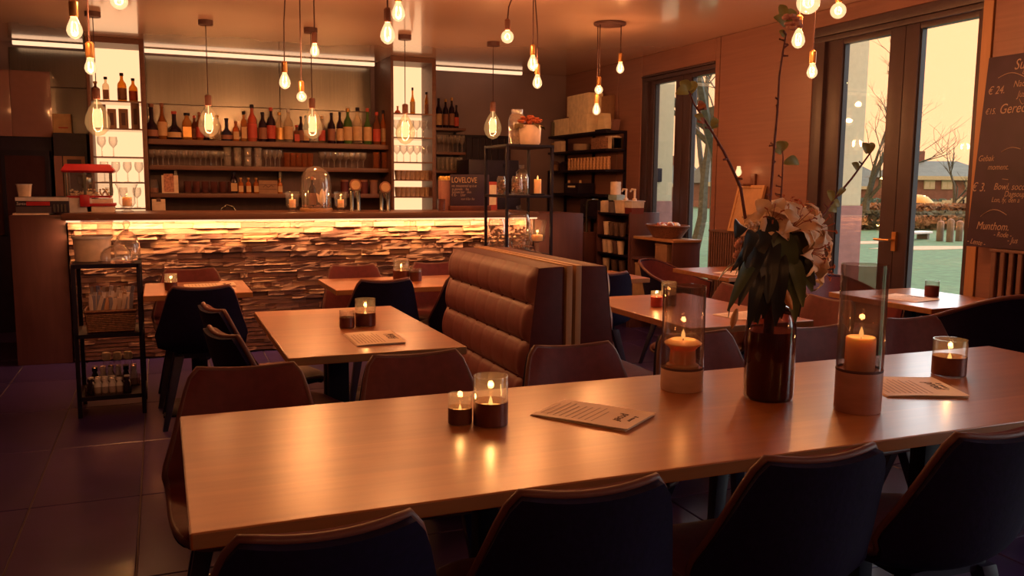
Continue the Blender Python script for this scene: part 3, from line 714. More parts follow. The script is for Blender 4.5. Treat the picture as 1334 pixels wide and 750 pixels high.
# buttons of the tufting
mb = MB()
for r in range(1, 4):
    for c in range(8):
        u = (c+.5)/8; p = tuft(u, r/4, 1); mb.lathe([(.0,-.006),(.008,-.004),(.009,.0),(.0,.006)], 6, c=(p.x-.002, p.y, p.z))
o = mb.build('buttons', M['sofaside'], bench); o['kind'] = 'stuff'
# ================================================================ BLACK TROLLEY AND WHAT IT HOLDS
TX0, TX1, TY0, TY1 = -.485, -.135, 5.57, 5.93
tr = thing('shelf_trolley', 'slim black steel trolley with three shelves beside the counter end', 'trolley', ((TX0+TX1)/2, (TY0+TY1)/2, 0)); a, b = (TX1-TX0)/2, (TY1-TY0)/2
for sx in (-1,1):
    for sy in (-1,1): B(sx*a-.012, sx*a+.012, sy*b-.012, sy*b+.012, 0, .912).build('post', M['black'], tr, bevel=.002)
TZ = [.125, .50, .914]
for z in TZ: 
    B(-a, a, -b, b, z-.018, z-.002).build('shelf', M['black'], tr)
    f = MB(); f.box(-a,a,-b-.012,-b+.012,z-.024,z).box(-a,a,b-.012,b+.012,z-.024,z).box(-a-.012,-a+.012,-b,b,z-.024,z).box(a-.012,a+.012,-b,b,z-.024,z); f.build('shelf_frame', M['black'], tr)
def dome(name, label, loc, r, h, mat='dome', group=None, knob=True, plate=True):
    t = thing(name, label, 'glass dome', loc, 0, group)
    prof = [(r,.012),(r,h*.35),(r*.93,h*.58),(r*.72,h*.80),(r*.4,h*.94),(.012,h)]
    L(prof, 28, close=False).build('glass_dome', M[mat], t)
    if knob: L([(.006,h-.002),(.012,h+.012),(.022,h+.026),(.024,h+.04),(.014,h+.054),(0,h+.058)], 14).build('knob', M[mat], t)
    if plate: L([(0,0),(r*1.02,0),(r*1.12,.008),(r*1.12,.014),(r,.011),(0,.010)], 28).build('plate', M['smoke'], t)
    return t
t = thing('white_tub', 'white round plastic tub on the trolley top behind the glass domes', 'tub', (-.395, 5.84, TZ[2]))
L([(0,0),(.098,0),(.108,.14),(.112,.143),(.112,.15),(.103,.15),(.093,.01),(0,.01)], 28).build('body', M['cream'], t); L([(.115,.138),(.115,.152),(.108,.152)], 28, close=False).build('rim', M['white'], t)
t = thing('glass_box', 'clear glass box standing on the white plastic tub', 'glass box', (-.36, 5.84, TZ[2]+.152)); mb = MB()
for x0,x1,y0,y1 in [(-.085,.085,-.08,-.077),(-.085,.085,.077,.08),(-.085,-.082,-.077,.077),(.082,.085,-.077,.077)]: mb.box(x0,x1,y0,y1,0,.085)
mb.build('walls', M['clear'], t); B(-.085,.085,-.08,.08,-.0,.004).build('floor_plate', M['clear'], t); B(-.09,.09,-.085,.085,.085,.092).build('lid', M['clear'], t); L([(.01,.092),(.012,.10),(0,.108)],10).build('knob', M['clear'], t)
dome('cake_dome', 'front glass cake dome on the trolley top', (-.255, 5.66, TZ[2]), .090, .105)
dome('cake_dome', 'taller glass cake dome behind the front one on the trolley', (-.20, 5.845, TZ[2]), .075, .185)
# basket with sachets
t = thing('wicker_basket', 'rectangular wicker basket on the middle shelf of the trolley', 'basket', (-.30, 5.71, TZ[1])); mb = MB()
for i in range(11):
    z = .008+i*.011; q = .125+.001*i; w = .10+.001*i
    mb.tube([(-q,-w,z),(q,-w,z),(q,w,z),(-q,w,z),(-q,-w,z)], .0068, 5, cap=False)
mb.build('woven_side', M['wicker'], t); B(-.12,.12,-.095,.095,0,.01).build('base', M['wicker'], t); mb = MB()
q,w,z = .138,.113,.128; mb.tube([(-q,-w,z),(q,-w,z),(q,w,z),(-q,w,z),(-q,-w,z)], .010, 6, cap=False); mb.build('rim', M['wicker'], t)
rg = random.Random(4); sm = [pm('sachet_pale', (.66,.52,.50), .35), pm('sachet_blue', (.22,.20,.30), .35), pm('sachet_brown', (.48,.27,.19), .4)]
sme = [B(-.011,.011,-.0025,.0025,0,.145).mesh('sachet', s_, bevel=.002, seg=1) for s_ in sm]
for i in range(54):
    c = i % 18; r = i//18
    x = -.30-.105+c*.0124; y = 5.655+r*.045+rg.uniform(-.006,.006)
    sc_ = rg.choice([0,0,1,2]); o = inst('sachet', sme[sc_], None, (x, y, TZ[1]+.055+.022*r+rg.uniform(0,.025)), (rg.uniform(-.12,.02), rg.uniform(-.05,.28), rg.uniform(-.3,.3)))
    tag(o, '%s sachet from counter end, %s row of the trolley basket' % (ORD[c], ('front','middle','back')[r]), 'sachet', 'cutlery sachets in the trolley basket')
# trays with little bottles
def tray(label, x, y, z, w, d, hh):
    t = thing('glass_tray', label, 'tray', (x, y, z)); mb = MB()
    mb.box(-w,w,-d,-d+.004,.004,hh).box(-w,w,d-.004,d,.004,hh).box(-w,-w+.004,-d,d,.004,hh).box(w-.004,w,-d,d,.004,hh)
    mb.build('walls', M['smoke'], t); B(-w,w,-d,d,0,.004).build('base', M['smoke'], t)
tray('front glass tray of small bottles on the lowest trolley shelf', -.33, 5.67, TZ[0], .125, .085, .05)
tray('rear glass tray of small bottles on the lowest trolley shelf', -.30, 5.85, TZ[0], .14, .07, .05)
bott = L([(0,0),(.018,0),(.0195,.004),(.0195,.05),(.013,.062),(.012,.07),(.017,.071),(.017,.088),(0,.09)], 10)
bm_ = bott.mesh('small_bottle', glass('small_bottle_glass', (.85,.87,.92), body=.62, bodyc=(.95,.93,1.0), rough=.1)); bm2 = bott.mesh('small_bottle', BC['dark'])
for i in range(12):
    o = inst('small_bottle', bm_ if i % 5 else bm2, None, (-.43+.040*(i%6), 5.64+.055*(i//6), TZ[0]+.004), (0,0,0), (1,1,1.0))
    tag(o, '%s small bottle from counter end, %s row, front trolley tray' % (ORD[i%6], ('front','back')[i//6]), 'bottle', 'small bottles in the front trolley tray')
for i in range(12):
    o = inst('small_bottle', bm_ if i % 4 else bm2, None, (-.415+.044*(i%6), 5.825+.050*(i//6), TZ[0]+.004), (0,0,0), (1,1,1.35))
    tag(o, '%s small bottle from counter end, %s row, rear trolley tray' % (ORD[i%6], ('front','back')[i//6]), 'bottle', 'small bottles in the rear trolley tray')
for i, px in enumerate((140,154,167)):
    x = -.35+i*.062; t = thing('lidded_jar', ['cream-lidded jar on the lowest trolley shelf, nearest the counter end','cream-lidded jar on the lowest trolley shelf, middle of three','cream-lidded jar on the lowest trolley shelf, nearest the small table'][i], 'jar', (x, 5.892, TZ[0]+.0041), 0, 'cream-lidded jars on the trolley')
    L([(0,0),(.022,0),(.022,.13),(.018,.145),(.018,.155)], 12).build('jar', M['clear'], t); L([(.021,.15),(.026,.155),(.026,.19),(.02,.198),(0,.198)], 12).build('lid', M['creamd'], t)
# ================================================================ RACK BEHIND THE BENCH
RX0, RX1, RY0, RY1 = 2.555, 2.945, 6.38, 6.86
rk = thing('black_rack', 'open black steel rack with glass jars standing before the counter end', 'rack', ((RX0+RX1)/2,(RY0+RY1)/2,0)); a, b = (RX1-RX0)/2,(RY1-RY0)/2
for sx in (-1,1):
    for sy in (-1,1): B(sx*a-.011,sx*a+.011,sy*b-.011,sy*b+.011,0,1.70).build('post', M['black'], rk, bevel=.002)
RZ = [.42, .835, 1.315, 1.716]
for z in RZ: B(-a-.012, a+.012, -b-.012, b+.012, z-.022, z).build('shelf', M['black'], rk, bevel=.003)
t = thing('glass_vase', 'tall clear glass bottle vase on the rack top', 'vase', (P(671,185,1,6.60)[0], 6.56, RZ[3]))
L([(0,0),(.066,0),(.07,.008),(.07,.20),(.062,.235),(.046,.25),(.046,.285),(.05,.288),(.047,.288),(.043,.25),(.06,.23),(.066,.20),(.066,.01),(0,.01)], 26).build('body', M['dome'], t)
L([(0,.012),(.062,.012),(.062,.16),(0,.161)],20).build('pebbles', pm('pale_sand_fill', (.30,.20,.12), .9, var=.5, scale=60, bump=.5), t)
t = thing('flower_pot', 'white pot of dried orange flowers on the rack top', 'flower pot', (P(684,185,1,6.48)[0]+.03, 6.45, RZ[3]))
L([(0,0),(.072,0),(.085,.02),(.09,.13),(.082,.155),(.078,.155),(.08,.12),(0,.11)], 24).build('pot', M['cream'], t)
rg = random.Random(8); mb = MB()
for i in range(26):
    a_ = rg.uniform(0,2*PI); r = rg.uniform(0,.095); c = (r*math.cos(a_), r*math.sin(a_), .155+.055*rg.random()*(1-r*4)+.02)
    mb.lathe([(0,-.014),(.016,-.008),(.024,.004),(.015,.012),(0,.006)], 7, c=c)
mb.build('flowers', M['terracotta'], t); mb = MB()
for i in range(16):
    a_ = rg.uniform(0,2*PI); c = Vector((math.cos(a_),math.sin(a_),0)); mb.add([c*.05+Vector((0,0,.15)), c*.10+Vector((-.02,0.02,.17)), c*.14+Vector((0,0,.12)), c*.10+Vector((.02,-.02,.15))],[(0,1,2,3)])
mb.build('leaves', pm('dry_leaf', (.12,.09,.03), .8), t)
def jar(name, label, loc, r, h, fillc, lidded=True, group=None):
    t = thing(name, label, 'jar', loc, 0, group)
    L([(0,0),(r*.96,0),(r,.008),(r,h*.82),(r*.86,h*.93),(r*.80,h),(r*.84,h)], 20, close=False).build('glass_body', M['dome'], t)
    rgj = random.Random(int(r*10000)+int(h*1000)); mb = MB()
    for i in range(40):
        a_ = rgj.uniform(0,2*PI); q = rgj.uniform(.2,.85)*r; mb.lathe([(0,-.012),(.012,-.004),(.012,.005),(0,.012)], 5, c=(q*math.cos(a_), q*math.sin(a_), .016+rgj.random()*h*.62))
    o = mb.build('filling', pm('fill_%d'%int(loc[0]*1000+h*100), fillc, .6, var=.5, scale=40), t); o['kind'] = 'stuff'
    if lidded: L([(r*.86,h),(r*.9,h+.012),(r*.6,h+.03),(.012,h+.04),(.02,h+.055),(.02,h+.068),(0,h+.075)], 20).build('lid', M['clear'], t)
jar('glass_jar', 'small glass jar on the middle rack shelf, rear one', (2.60, 6.62, RZ[2]), .036, .15, (.28,.13,.07), False)
jar('glass_jar', 'glass jar of sweets on the middle rack shelf beside the front post', (2.665, 6.44, RZ[2]), .044, .15, (.30,.14,.09), False)
jar('glass_jar', 'tall lidded glass jar on the middle rack shelf next to the candle', (2.745, 6.53, RZ[2]), .056, .17, (.20,.09,.06), True)
jar('apothecary_jar', 'large lidded glass jar of dried petals low on the rack', (2.73, 6.55, RZ[1]), .10, .32, (.34,.16,.11), True)
jar('glass_jar', 'wide glass jar of dried petals low on the rack behind the front post', (2.60, 6.72, RZ[1]), .075, .28, (.34,.17,.12), False)
def flame(parent, z, r=.006, h=.028, w=CANDLE_W):
    L([(0,z),(r*.6,z+h*.08),(r,z+h*.3),(r*.72,z+h*.6),(r*.25,z+h*.88),(0,z+h)], 10).build('flame', M['flame'], parent)
    MB().tube([(0,0,z-.008),(.001,0,z+h*.22)], .0012, 5).build('wick', M['wick'], parent)
    lamp(parent, (0,0,z+h+.012), w, FLAMEC, .008)
def candle(label, loc, r, h, fl=.03, group=None, w=CANDLE_W, droop=0):
    t = thing('pillar_candle', label, 'candle', loc, 0, group)
    if droop: L([(0,0),(r*1.05,0),(r*1.05,h*.10),(r*.84,h*.16),(r*.80,h*.62),(r*.95,h*.72),(r*1.16,h*.80),(r*1.20,h*.85),(r*1.08,h*.90),(r*.8,h*.97),(r*.5,h*.93),(0,h-.008)], 24).build('wax', M['wax'], t)
    else: L([(0,0),(r,0),(r,h-.004),(r*.93,h),(r*.75,h-.004),(r*.3,h-.008),(0,h-.008)], 24).build('wax', M['wax'], t)
    flame(t, h-.002, .0065*fl/.03, fl, w); return t
t = thing('candle_block', 'dark square block under the candle on the rack', 'candle holder', (2.845, 6.435, RZ[2])); B(-.045,.045,-.045,.045,0,.012).build('block', M['black'], t, bevel=.003)
candle('pale pillar candle burning on the rack beside the tall jar', (2.845, 6.435, RZ[2]+.012), .030, .115, .035)
t = thing('hurricane_glass', 'footed flared hurricane glass low on the rack holding a candle', 'candle holder', (2.85, 6.44, RZ[1]))
L([(0,0),(.05,0),(.05,.006),(.014,.016),(.014,.09),(.05,.105),(.062,.125),(.066,.20),(.075,.255),(.083,.28)], 24, close=False).build('glass_body', M['dome'], t)
candle('round pale candle burning inside the footed hurricane glass', (2.85, 6.44, RZ[1]+.106), .045, .05, .03)
# ================================================================ CUP STAND AND BREAD CABINET
st = thing('cup_stand', 'dark wooden stand with shelves of stacked cups by the far window', 'shelf unit', (4.255, 7.38, 0))
B(0,.335,0,.025,0,1.135).build('side_panel', M['walnut'], st, bevel=.002); B(0,.335,.665,.69,0,1.135).build('side_panel', M['walnut'], st, bevel=.002)
B(.315,.335,.025,.665,0,1.12).build('back_panel', M['walnut'], st)
SZ = [.30,.51,.705,.888,1.12]
for z in SZ: B(.0,.315,.025,.665,z-.02,z).build('shelf', M['black'], st)
lc = thing('low_cabinet', 'low dark cabinet with pale wood top carrying the bread basket', 'cabinet', (4.262, 6.61, 0))
B(0,.29,0,.02,0,.888).build('side_panel', M['walnut'], lc, bevel=.002); B(0,.29,.73,.75,0,.888).build('side_panel', M['walnut'], lc, bevel=.002); B(.27,.29,.02,.73,0,.888).build('back_panel', M['walnut'], lc)
for z in (.30,.515,.705): B(0,.27,.02,.73,z-.02,z).build('shelf', M['walnut'], lc)
B(-.005,.295,-.01,.70,.888,.912).build('top', M['oakframe'], lc, bevel=.002)
for i,(y,z,h,d) in enumerate([(.12,.515,.13,.26),(.42,.515,.12,.24),(.10,.705,.14,.2),(.40,.30,.15,.5)]):
    t = thing('kraft_box', ['brown card box on the middle shelf of the low cabinet, window side','brown card box on the middle shelf of the low cabinet, stand side','patterned brown box on the upper shelf of the low cabinet','wide brown box on the lower shelf of the low cabinet'][i], 'box', (4.28, 6.64+y, z), 0, None)
    B(0,.20,0,d,0,h).build('body', M['kraft'], t, bevel=.003); B(-.004,.204,-.004,d+.004,h,h+.018).build('lid', M['kraft'], t, bevel=.003)
t = thing('bread_basket', 'round woven basket of wrapped pieces on the low cabinet', 'basket', (4.40, 6.93, .912)); mb = MB()
for i in range(12):
    f = i/11; r = .135+.075*f; mb.tube([(r*.78*math.cos(q*PI/14), r*1.25*math.sin(q*PI/14), .006+f*.105) for q in range(29)], .0075, 5, cap=False)
mb.build('woven_side', M['wicker'], t); L([(0,0),(.10,0),(.10,.01),(0,.01)],20).build('base', M['wicker'], t)
mb = MB(); mb.tube([(.212*.78*math.cos(q*PI/14), .212*1.25*math.sin(q*PI/14), .116) for q in range(29)], .010, 6, cap=False); mb.build('rim', M['wicker'], t)
rg = random.Random(5)
wm = [pm('wrapper_white', (.85,.75,.70), .5), pm('wrapper_red', (.40,.12,.09), .5)]
wme = [L([(0,-.022),(.024,-.014),(.03,0),(.022,.016),(0,.022)], 8).mesh('wrapped_piece', w_) for w_ in wm]
for i in range(14):
    a_ = i*2.4; r = .035+.09*(i/14)
    o = inst('wrapped_piece', wme[i%2], None, (4.40+r*.75*math.cos(a_), 6.93+r*1.3*math.sin(a_), .912+.112+.015*rg.random()), (rg.random(),rg.random(),rg.random()), (1.2,1,1)); tag(o, 'small wrapped piece heaped in the woven bread basket', 'wrapped sweet', 'wrapped pieces in the bread basket')
for i in range(6):
    a_ = i*1.05; o = inst('wrapped_piece', wme[i%2], None, (4.40+.05*math.cos(a_), 6.93+.07*math.sin(a_), .912+.048), (0,0,a_), (1.6,1.5,1.7)); tag(o, 'small wrapped piece heaped in the woven bread basket', 'wrapped sweet', 'wrapped pieces in the bread basket')
cup = L([(0,0),(.030,0),(.040,.105),(.043,.108),(.043,.113),(.037,.113),(.028,.006),(0,.006)], 14)
cupm = [cup.mesh('paper_cup', M['cream']), cup.mesh('paper_cup', pm('cup_brown', (.12,.07,.06), .5))]
rows = [(1.12,[]),(.888,[(0,.12),(1,.23),(1,.33),(1,.45)]),(.705,[(0,.10),(0,.20),(1,.32),(0,.42)]),(.51,[(0,.12),(1,.30),(1,.46)])]
rown = {.888:'upper',.705:'middle',.51:'lower'}
for z, items in rows:
    for c, q in items:
        t = thing('cup_stack', '', 'cup', (4.31, 7.40+.66-q, z), 0, None); 
        tag(t, '%s paper cup, %s from the far end, %s shelf of the cup stand' % (('cream','brown')[c], ORD[[w[1] for w in items].index(q)], rown[z]), 'cup', '%s cups on the %s shelf of the cup stand' % (('cream','brown')[c], rown[z]))
        inst('cup', cupm[c], t); o = inst('cup', cupm[c], t, (0,0,.022))
def tub_box(label, y, c, c2, w, h, x=4.34, fillh=0):
    t = thing('sauce_tub', label, 'tub', (x, y, 1.12)); k = .9
    mb = MB(); mb.add([(-w*k,-w*k,0),(w*k,-w*k,0),(w*k,w*k,0),(-w*k,w*k,0),(-w,-w,h),(w,-w,h),(w,w,h),(-w,w,h)],[(3,2,1,0),(4,5,6,7),(0,1,5,4),(1,2,6,5),(2,3,7,6),(3,0,4,7)])
    mb.build('tub', M[c], t, bevel=.005)
    if fillh:
        mb = MB(); q = .0015; f = fillh/h; w2 = w*(k+(1-k)*f)+q
        mb.add([(-w*k-q,-w*k-q,0.001),(w*k+q,-w*k-q,0.001),(w*k+q,w*k+q,0.001),(-w*k-q,w*k+q,0.001),(-w2,-w2,fillh),(w2,-w2,fillh),(w2,w2,fillh),(-w2,w2,fillh)],[(3,2,1,0),(4,5,6,7),(0,1,5,4),(1,2,6,5),(2,3,7,6),(3,0,4,7)]); mb.build('sauce', M['amberjam'], t)
    B(-w-.006,w+.006,-w-.006,w+.006,h,h+.012).build('lid', M[c2], t, bevel=.003)
    pmp = MB(); pmp.tube([(0,0,h+.012),(0,0,h+.12)], .011, 8); pmp.tube([(0,-.012,h+.118),(-.0,.06,h+.122),(-.0,.085,h+.10)], .010, 8); pmp.lathe([(.022,h+.012),(.022,h+.03),(.012,h+.035)],10); pmp.build('pump', M['cream'], t)
tub_box('cream sauce tub with pump on top of the cup stand', 7.615, 'cream', 'cream', .085, .118)
tub_box('half-filled red sauce tub with pump on the cup stand, nearest the window', 7.445, 'white', 'white', .072, .118, fillh=.06)
t = thing('card_sleeve', 'cream card holder on top of the cup stand at its far end', 'holder', (4.31, 7.985, 1.12)); B(-.04,.04,-.04,.04,0,.115).build('body', M['cream'], t, bevel=.004); B(-.03,.03,-.03,.03,.115,.12).build('inset', M['creamd'], t)
t = thing('grey_canister', 'grey canister on the cup stand between cream holder and tub', 'canister', (4.33, 7.845, 1.12)); L([(0,0),(.055,0),(.055,.118),(0,.118)],16).build('body', pm('canister_grey', (.12,.09,.10), .4), t); L([(.058,.112),(.058,.124),(0,.126)],16).build('lid', M['black'], t)
t = thing('napkin_box', 'pale blue box on top of the grey canister', 'box', (4.33, 7.80, 1.2465)); B(-.05,.05,-.10,.08,0,.055).build('body', M['teal'], t, bevel=.004); B(-.04,.04,-.08,.06,.055,.058).build('top_flap', M['white'], t)
t = thing('paper_roll', 'upright pinkish paper roll standing on the pale blue box', 'roll', (4.33, 7.815, 1.3046)); L([(0.012,0),(.055,0),(.055,.13),(.012,.13)],20).build('roll', M['cream'], t); L([(.012,-.0),(.014,0),(.014,.135),(.012,.135)],12).build('core', M['kraft'], t)
# ================================================================ PENDANT LAMPS
def pear(r, h, neck=.014):
    return [(0,-h/2),(r*.45,-h/2+.05*h),(r*.82,-h/2+.17*h),(r,-h/2+.34*h),(r*.93,-h/2+.52*h),(r*.66,-h/2+.74*h),(neck*1.15,-h/2+.92*h),(neck,h/2)]
def globe(r, neck=.014):
    return [(0,-r)]+[(r*math.sin(a), -r*math.cos(a)) for a in [PI*k/10 for k in range(1,9)]]+[(neck,r*.98),(neck,r*1.1)]
def drop(t, loc, kind, r, top, watts, socket='brass', cord_top=None):
    """one hanging bulb: cord, socket, bulb glass, filament; loc = bulb centre relative to the lamp"""
    big = kind == 'large'
    if big: r *= 1.12
    h = r*3.15 if big else r*3.0
    nk = .020 if big else .013
    prof = globe(r) if kind == 'globe' else pear(r, h, nk)
    ztop = prof[-1][1]
    b = L(prof, 22, close=False).build('bulb', M['bulbclear'] if big else M['bulbon'], t, loc)
    mb = MB()
    fr = r*.26; fh = h*.40 if kind != 'globe' else r*.9
    if big:
        for k in range(8):
            a0 = k*PI/4; mb.tube([(fr*.5*math.cos(a0),fr*.5*math.sin(a0),fh*.55),(fr*math.cos(a0),fr*math.sin(a0),-.1*fh),(fr*.8*math.cos(a0+.2),fr*.8*math.sin(a0+.2),-fh*.65)], r*.12, 6)
        mb.tube([(0,0,fh*.5),(0,0,ztop)], .004, 5)
    else:
        for k in range(5):
            a0 = k*2*PI/5; mb.tube([(fr*.4*math.cos(a0),fr*.4*math.sin(a0),fh*.5),(fr*math.cos(a0),fr*math.sin(a0),-fh*.4)], .002, 4)
    mb.build('filament', M['filament'], b)
    sh = .075 if big else .060; sr = .027 if big else .019
    L([(0,ztop-.004),(sr*.9,ztop-.004),(sr,ztop+.004),(sr,ztop+sh),(sr*.6,ztop+sh+.008),(0,ztop+sh+.01)], 16).build('socket', M[socket], t, loc)
    ct = cord_top or (loc[0], loc[1], top)
    MB().tube([(loc[0],loc[1],loc[2]+ztop+sh+.006), (loc[0]*.85+ct[0]*.15, loc[1]*.85+ct[1]*.15, loc[2]*.4+top*.6), (ct[0],ct[1],top-.004)], .0042 if not big else .0038, 6).build('cord', M['cord'], t)
    lamp(t, loc, watts, WARM, r*.55)
def cluster(label, cx, cy, bulbs, group='clusters of bare bulbs hanging from the ceiling'):
    t = thing('pendant_cluster', label, 'pendant lamp', (cx, cy, ZC), 0, None)
    L([(0,-.022),(.125,-.022),(.13,-.016),(.13,-.002),(0,-.001)], 28).build('ceiling_plate', M['rose'], t)
    for px, py, y, kind, r, sk in bulbs:
        p = P(px, py, 1, y); l = (p[0]-cx, p[1]-cy, p[2]-ZC)
        q = math.hypot(l[0], l[1]); f = min(1, .10/max(q,1e-6))
        drop(t, l, kind, r, -.02, SMALL_BULB_W, sk, (l[0]*f, l[1]*f, 0))
def cl(label, y, px_c, bulbs):
    cx = P(px_c, 100, 1, y)[0]; cluster(label, cx, y, bulbs)
cl('bulb cluster hanging before the popcorn end of the bar, partly cut by the frame', 4.45, 122, [(97,36,4.40,'pear',.034,'brass'),(155,1,4.50,'globe',.040,'brass'),(118,86,4.52,'pear',.027,'brass')])
cl('bulb cluster with three drops in front of the long bottle shelf', 5.95, 392, [(371,105,5.90,'pear',.037,'brass'),(393,126,6.0,'globe',.034,'brass'),(410,65,5.95,'pear',.031,'socket')])
cl('bulb cluster in front of the cup column, partly cut by the frame', 4.55, 514, [(505,43,4.50,'pear',.039,'socket'),(519,15,4.60,'pear',.036,'brass')])
cl('bulb cluster with one round bulb, hanging before the rack flowers', 5.45, 684, [(661,48,5.38,'globe',.042,'socket'),(694,82,5.50,'pear',.036,'brass'),(700,106,5.52,'pear',.033,'brass')])
cl('bulb cluster farthest back, hanging above the cup stand', 6.32, 793, [(780,117,6.30,'globe',.034,'brass'),(777,142,6.38,'pear',.033,'brass'),(808,88,6.28,'pear',.032,'brass')])
cl('bulb cluster between the wood wall and the lawn door, largest round bulb on top', 3.9, 1062, [(1040,50,3.85,'pear',.036,'brass'),(1058,92,4.0,'pear',.030,'brass'),(1092,14,3.95,'globe',.044,'brass'),(1053,3,3.80,'globe',.062,'brass')])
for (px, py, rr), lab in zip([(127,153,.083),(272,158,.074),(407,161,.076),(528,168,.078),(642,163,.074)],
        ['large teardrop filament bulb hanging before the popcorn column','large teardrop filament bulb hanging among the bottles above the faucet','large teardrop filament bulb hanging above the glass bell jar','large teardrop filament bulb hanging before the cup column','large teardrop filament bulb hanging above the small chalkboard']):
    p = P(px, py, 1, 7.60); t = thing('pendant_lamp', lab, 'pendant lamp', (p[0], 7.60, ZC), 0, None)
    L([(0,-.04),(.055,-.04),(.058,-.036),(.058,-.001),(0,-.001)], 20).build('ceiling_rose', M['rose'], t)
    drop(t, (0,0,p[2]-ZC), 'large', rr, -.038, LARGE_BULB_W, 'socket')
cluster('bulb cluster added over the long table, unseen above the view', .95, 1.75, [(0,0,0,0,0,0)][:0])
t = [o for o in scene.objects if o.get('label') == 'bulb cluster added over the long table, unseen above the view'][0]
for l, kd, r in [((-.06,.02,-.55),'pear',.035),((.07,-.03,-.68),'globe',.04),((.0,.08,-.42),'pear',.035)]: drop(t, l, kd, r, -.02, 7.0, 'brass')  # unseen bulbs added to brighten the long table and flowers
for xx, yy in ((.1,-1.1),(2.6,-.9)):  # clusters added behind the camera as front fill light
    lab = 'bulb cluster added behind the viewpoint for front fill, near the %s' % ('aisle' if xx < 1 else 'near window')
    cluster(lab, xx, yy, []); t = [o for o in scene.objects if o.get('label') == lab][0]
    for l, kd, r in [((-.06,.02,-.55),'pear',.035),((.07,-.03,-.68),'globe',.04),((.0,.08,-.42),'pear',.035)]: drop(t, l, kd, r, -.02, 30.0, 'brass')
# wall sconce
p = P(964,217,0,XW-.10); t = thing('wall_sconce', 'wall lamp with one bare bulb on a dark bracket above the leaning frame', 'wall lamp', (XW-.017, p[1]-.09, p[2]-.13))
B(-.02,0,-.03,.03,-.05,.07).build('back_plate', M['socket'], t, bevel=.003); MB().tube([(-.015,0,-.02),(-.09,.03,-.02),(-.095,.09,-.015)], .011, 8).build('arm', M['socket'], t)
L([(0,-.02),(.016,-.02),(.018,.045),(0,.05)], 14, c=(-.095,.09,0)).build('socket', M['brass'], t)
b = L(pear(.026,.085), 20, close=False).build('bulb', M['bulbon'], t, (-.095,.09,.092)); MB().tube([(0,0,-.02),(0,0,.03)], .003, 5).build('filament', M['filament'], b)
lamp(t, (-.095,.09,.092), 1.5)
# ================================================================ RADIATORS, BOARDS ON THE WINDOW WALL
def radiator(label, y0, y1, z1, n):
    t = thing('radiator', label, 'radiator', (XW-.017, (y0+y1)/2, 0)); h = (y1-y0)/2; st_ = 2*h/n
    B(-.075,-.03,-h,h,.12,z1-.01).build('core', M['walnut'], t)
    B(-.115,-.0,-h,h,z1-.012,z1+.006).build('top_cap', M['radiator'], t, bevel=.003)
    me = B(-.012,.012,-st_*.28,st_*.28,.0,z1-.10).mesh('slat', M['radiator'], bevel=.004, seg=1)
    for i in range(n): inst('slat', me, t, (-.10, -h+st_*(i+.5), .09))
    for s in (-1,1): B(-.08,-.02,s*h*.8-.03,s*h*.8+.03,0,.12).build('foot', M['walnut'], t)
radiator('slatted brown radiator under the leaning frame on the wood wall', 5.52, 6.40, 1.012, 26)
radiator('slatted brown radiator under the large chalkboard', 2.15, 3.60, 1.045, 26)
# large chalkboard leaning on the wall
H_ = 1.115; foot = XW-.115; topx = XW-.035; tilt = math.atan2(topx-foot, H_)
cb = thing('chalkboard', 'large menu chalkboard with handwritten lines leaning on the radiator', 'chalkboard', (foot, 3.765, 1.0535)); cb.rotation_euler = (0, tilt, 0)
B(-.012,.012,-1.15,0,0,H_).build('board', M['board'], cb, bevel=.003)
def chalk(parent, s, y, z, size, sh=.25, sx=.8, rot=0):
    # writing runs along -y on the face that looks towards -x
    o = text(s, size, M['chalk'], parent, (-.0135, y, z), (0,0,0), sh, 'chalk_writing', .0003, sx=sx)
    R = Matrix(((0,0,-1),(-1,0,0),(0,1,0)))
    o.rotation_euler = (Matrix.Rotation(rot, 3, 'X') @ R).to_euler()
    return o
def face(px, py): q = P(px, py, 0, foot+.03); return q[1]-3.765, (q[2]-1.0535)
for s, px, py, size in [('Sugg', 1316,90,.10),('c a',1327,96,.05),('€ 24.',1283,123,.075),('Nach',1316,113,.062),('Jus',1322,126,.06),('€15.',1281,149,.055),('Gerecht v',1299,148,.095),
                        ('Gebak',1275,210,.058),('moment.',1288,221,.055),('€ 3.',1268,249,.085),('Bowl, soco',1297,247,.065),('Dagsoup',1311,256,.055),('Lon, fy, den a',1295,263,.048),
                        ('Munthom.',1277,298,.075),('- Lente -',1266,316,.052),('- Rode -',1300,308,.05),('- Jus',1318,316,.055)]:
    y, z = face(px, py); chalk(cb, s, y, z, size*.86, rot=.10 if s == '- Lente -' else 0)
for px0, py0, px1, py1, up in [(1296,101,1330,99,6),(1325,128,1334,130,-6),(1305,198,1330,194,4),(1308,233,1316,234,0),(1282,282,1316,280,8)]:
    pts = []
    for k in range(9):
        u = k/8; y, z = face(px0+(px1-px0)*u, py0+(py1-py0)*u-up*math.sin(PI*u)); pts.append((-.0135, y, z))
    MB().tube(pts, .0022, 4).build('chalk_flourish', M['chalk'], cb)
# oak frame leaning on the first radiator
lf = thing('leaning_frame', 'pale wooden framed board leaning askew on the radiator below the wall lamp', 'frame', (XW-.135, 5.92, 1.0185)); lf.rotation_euler = (0, math.atan2(.10,.40), 0)
mb = MB(); y0, y1, hh = -.16, .19, .40
mb.box(-.012,.012,y0,y0+.025,0,hh).box(-.012,.012,y1-.025,y1,0,hh).box(-.012,.012,y0+.025,y1-.025,0,.025).box(-.012,.012,y0+.025,y1-.025,hh-.025,hh); mb.build('frame', M['oak'], lf)
B(-.004,.008,y0+.025,y1-.025,.025,hh-.025).build('panel', pm('tan_panel', (.46,.26,.14), .5, var=.08), lf)
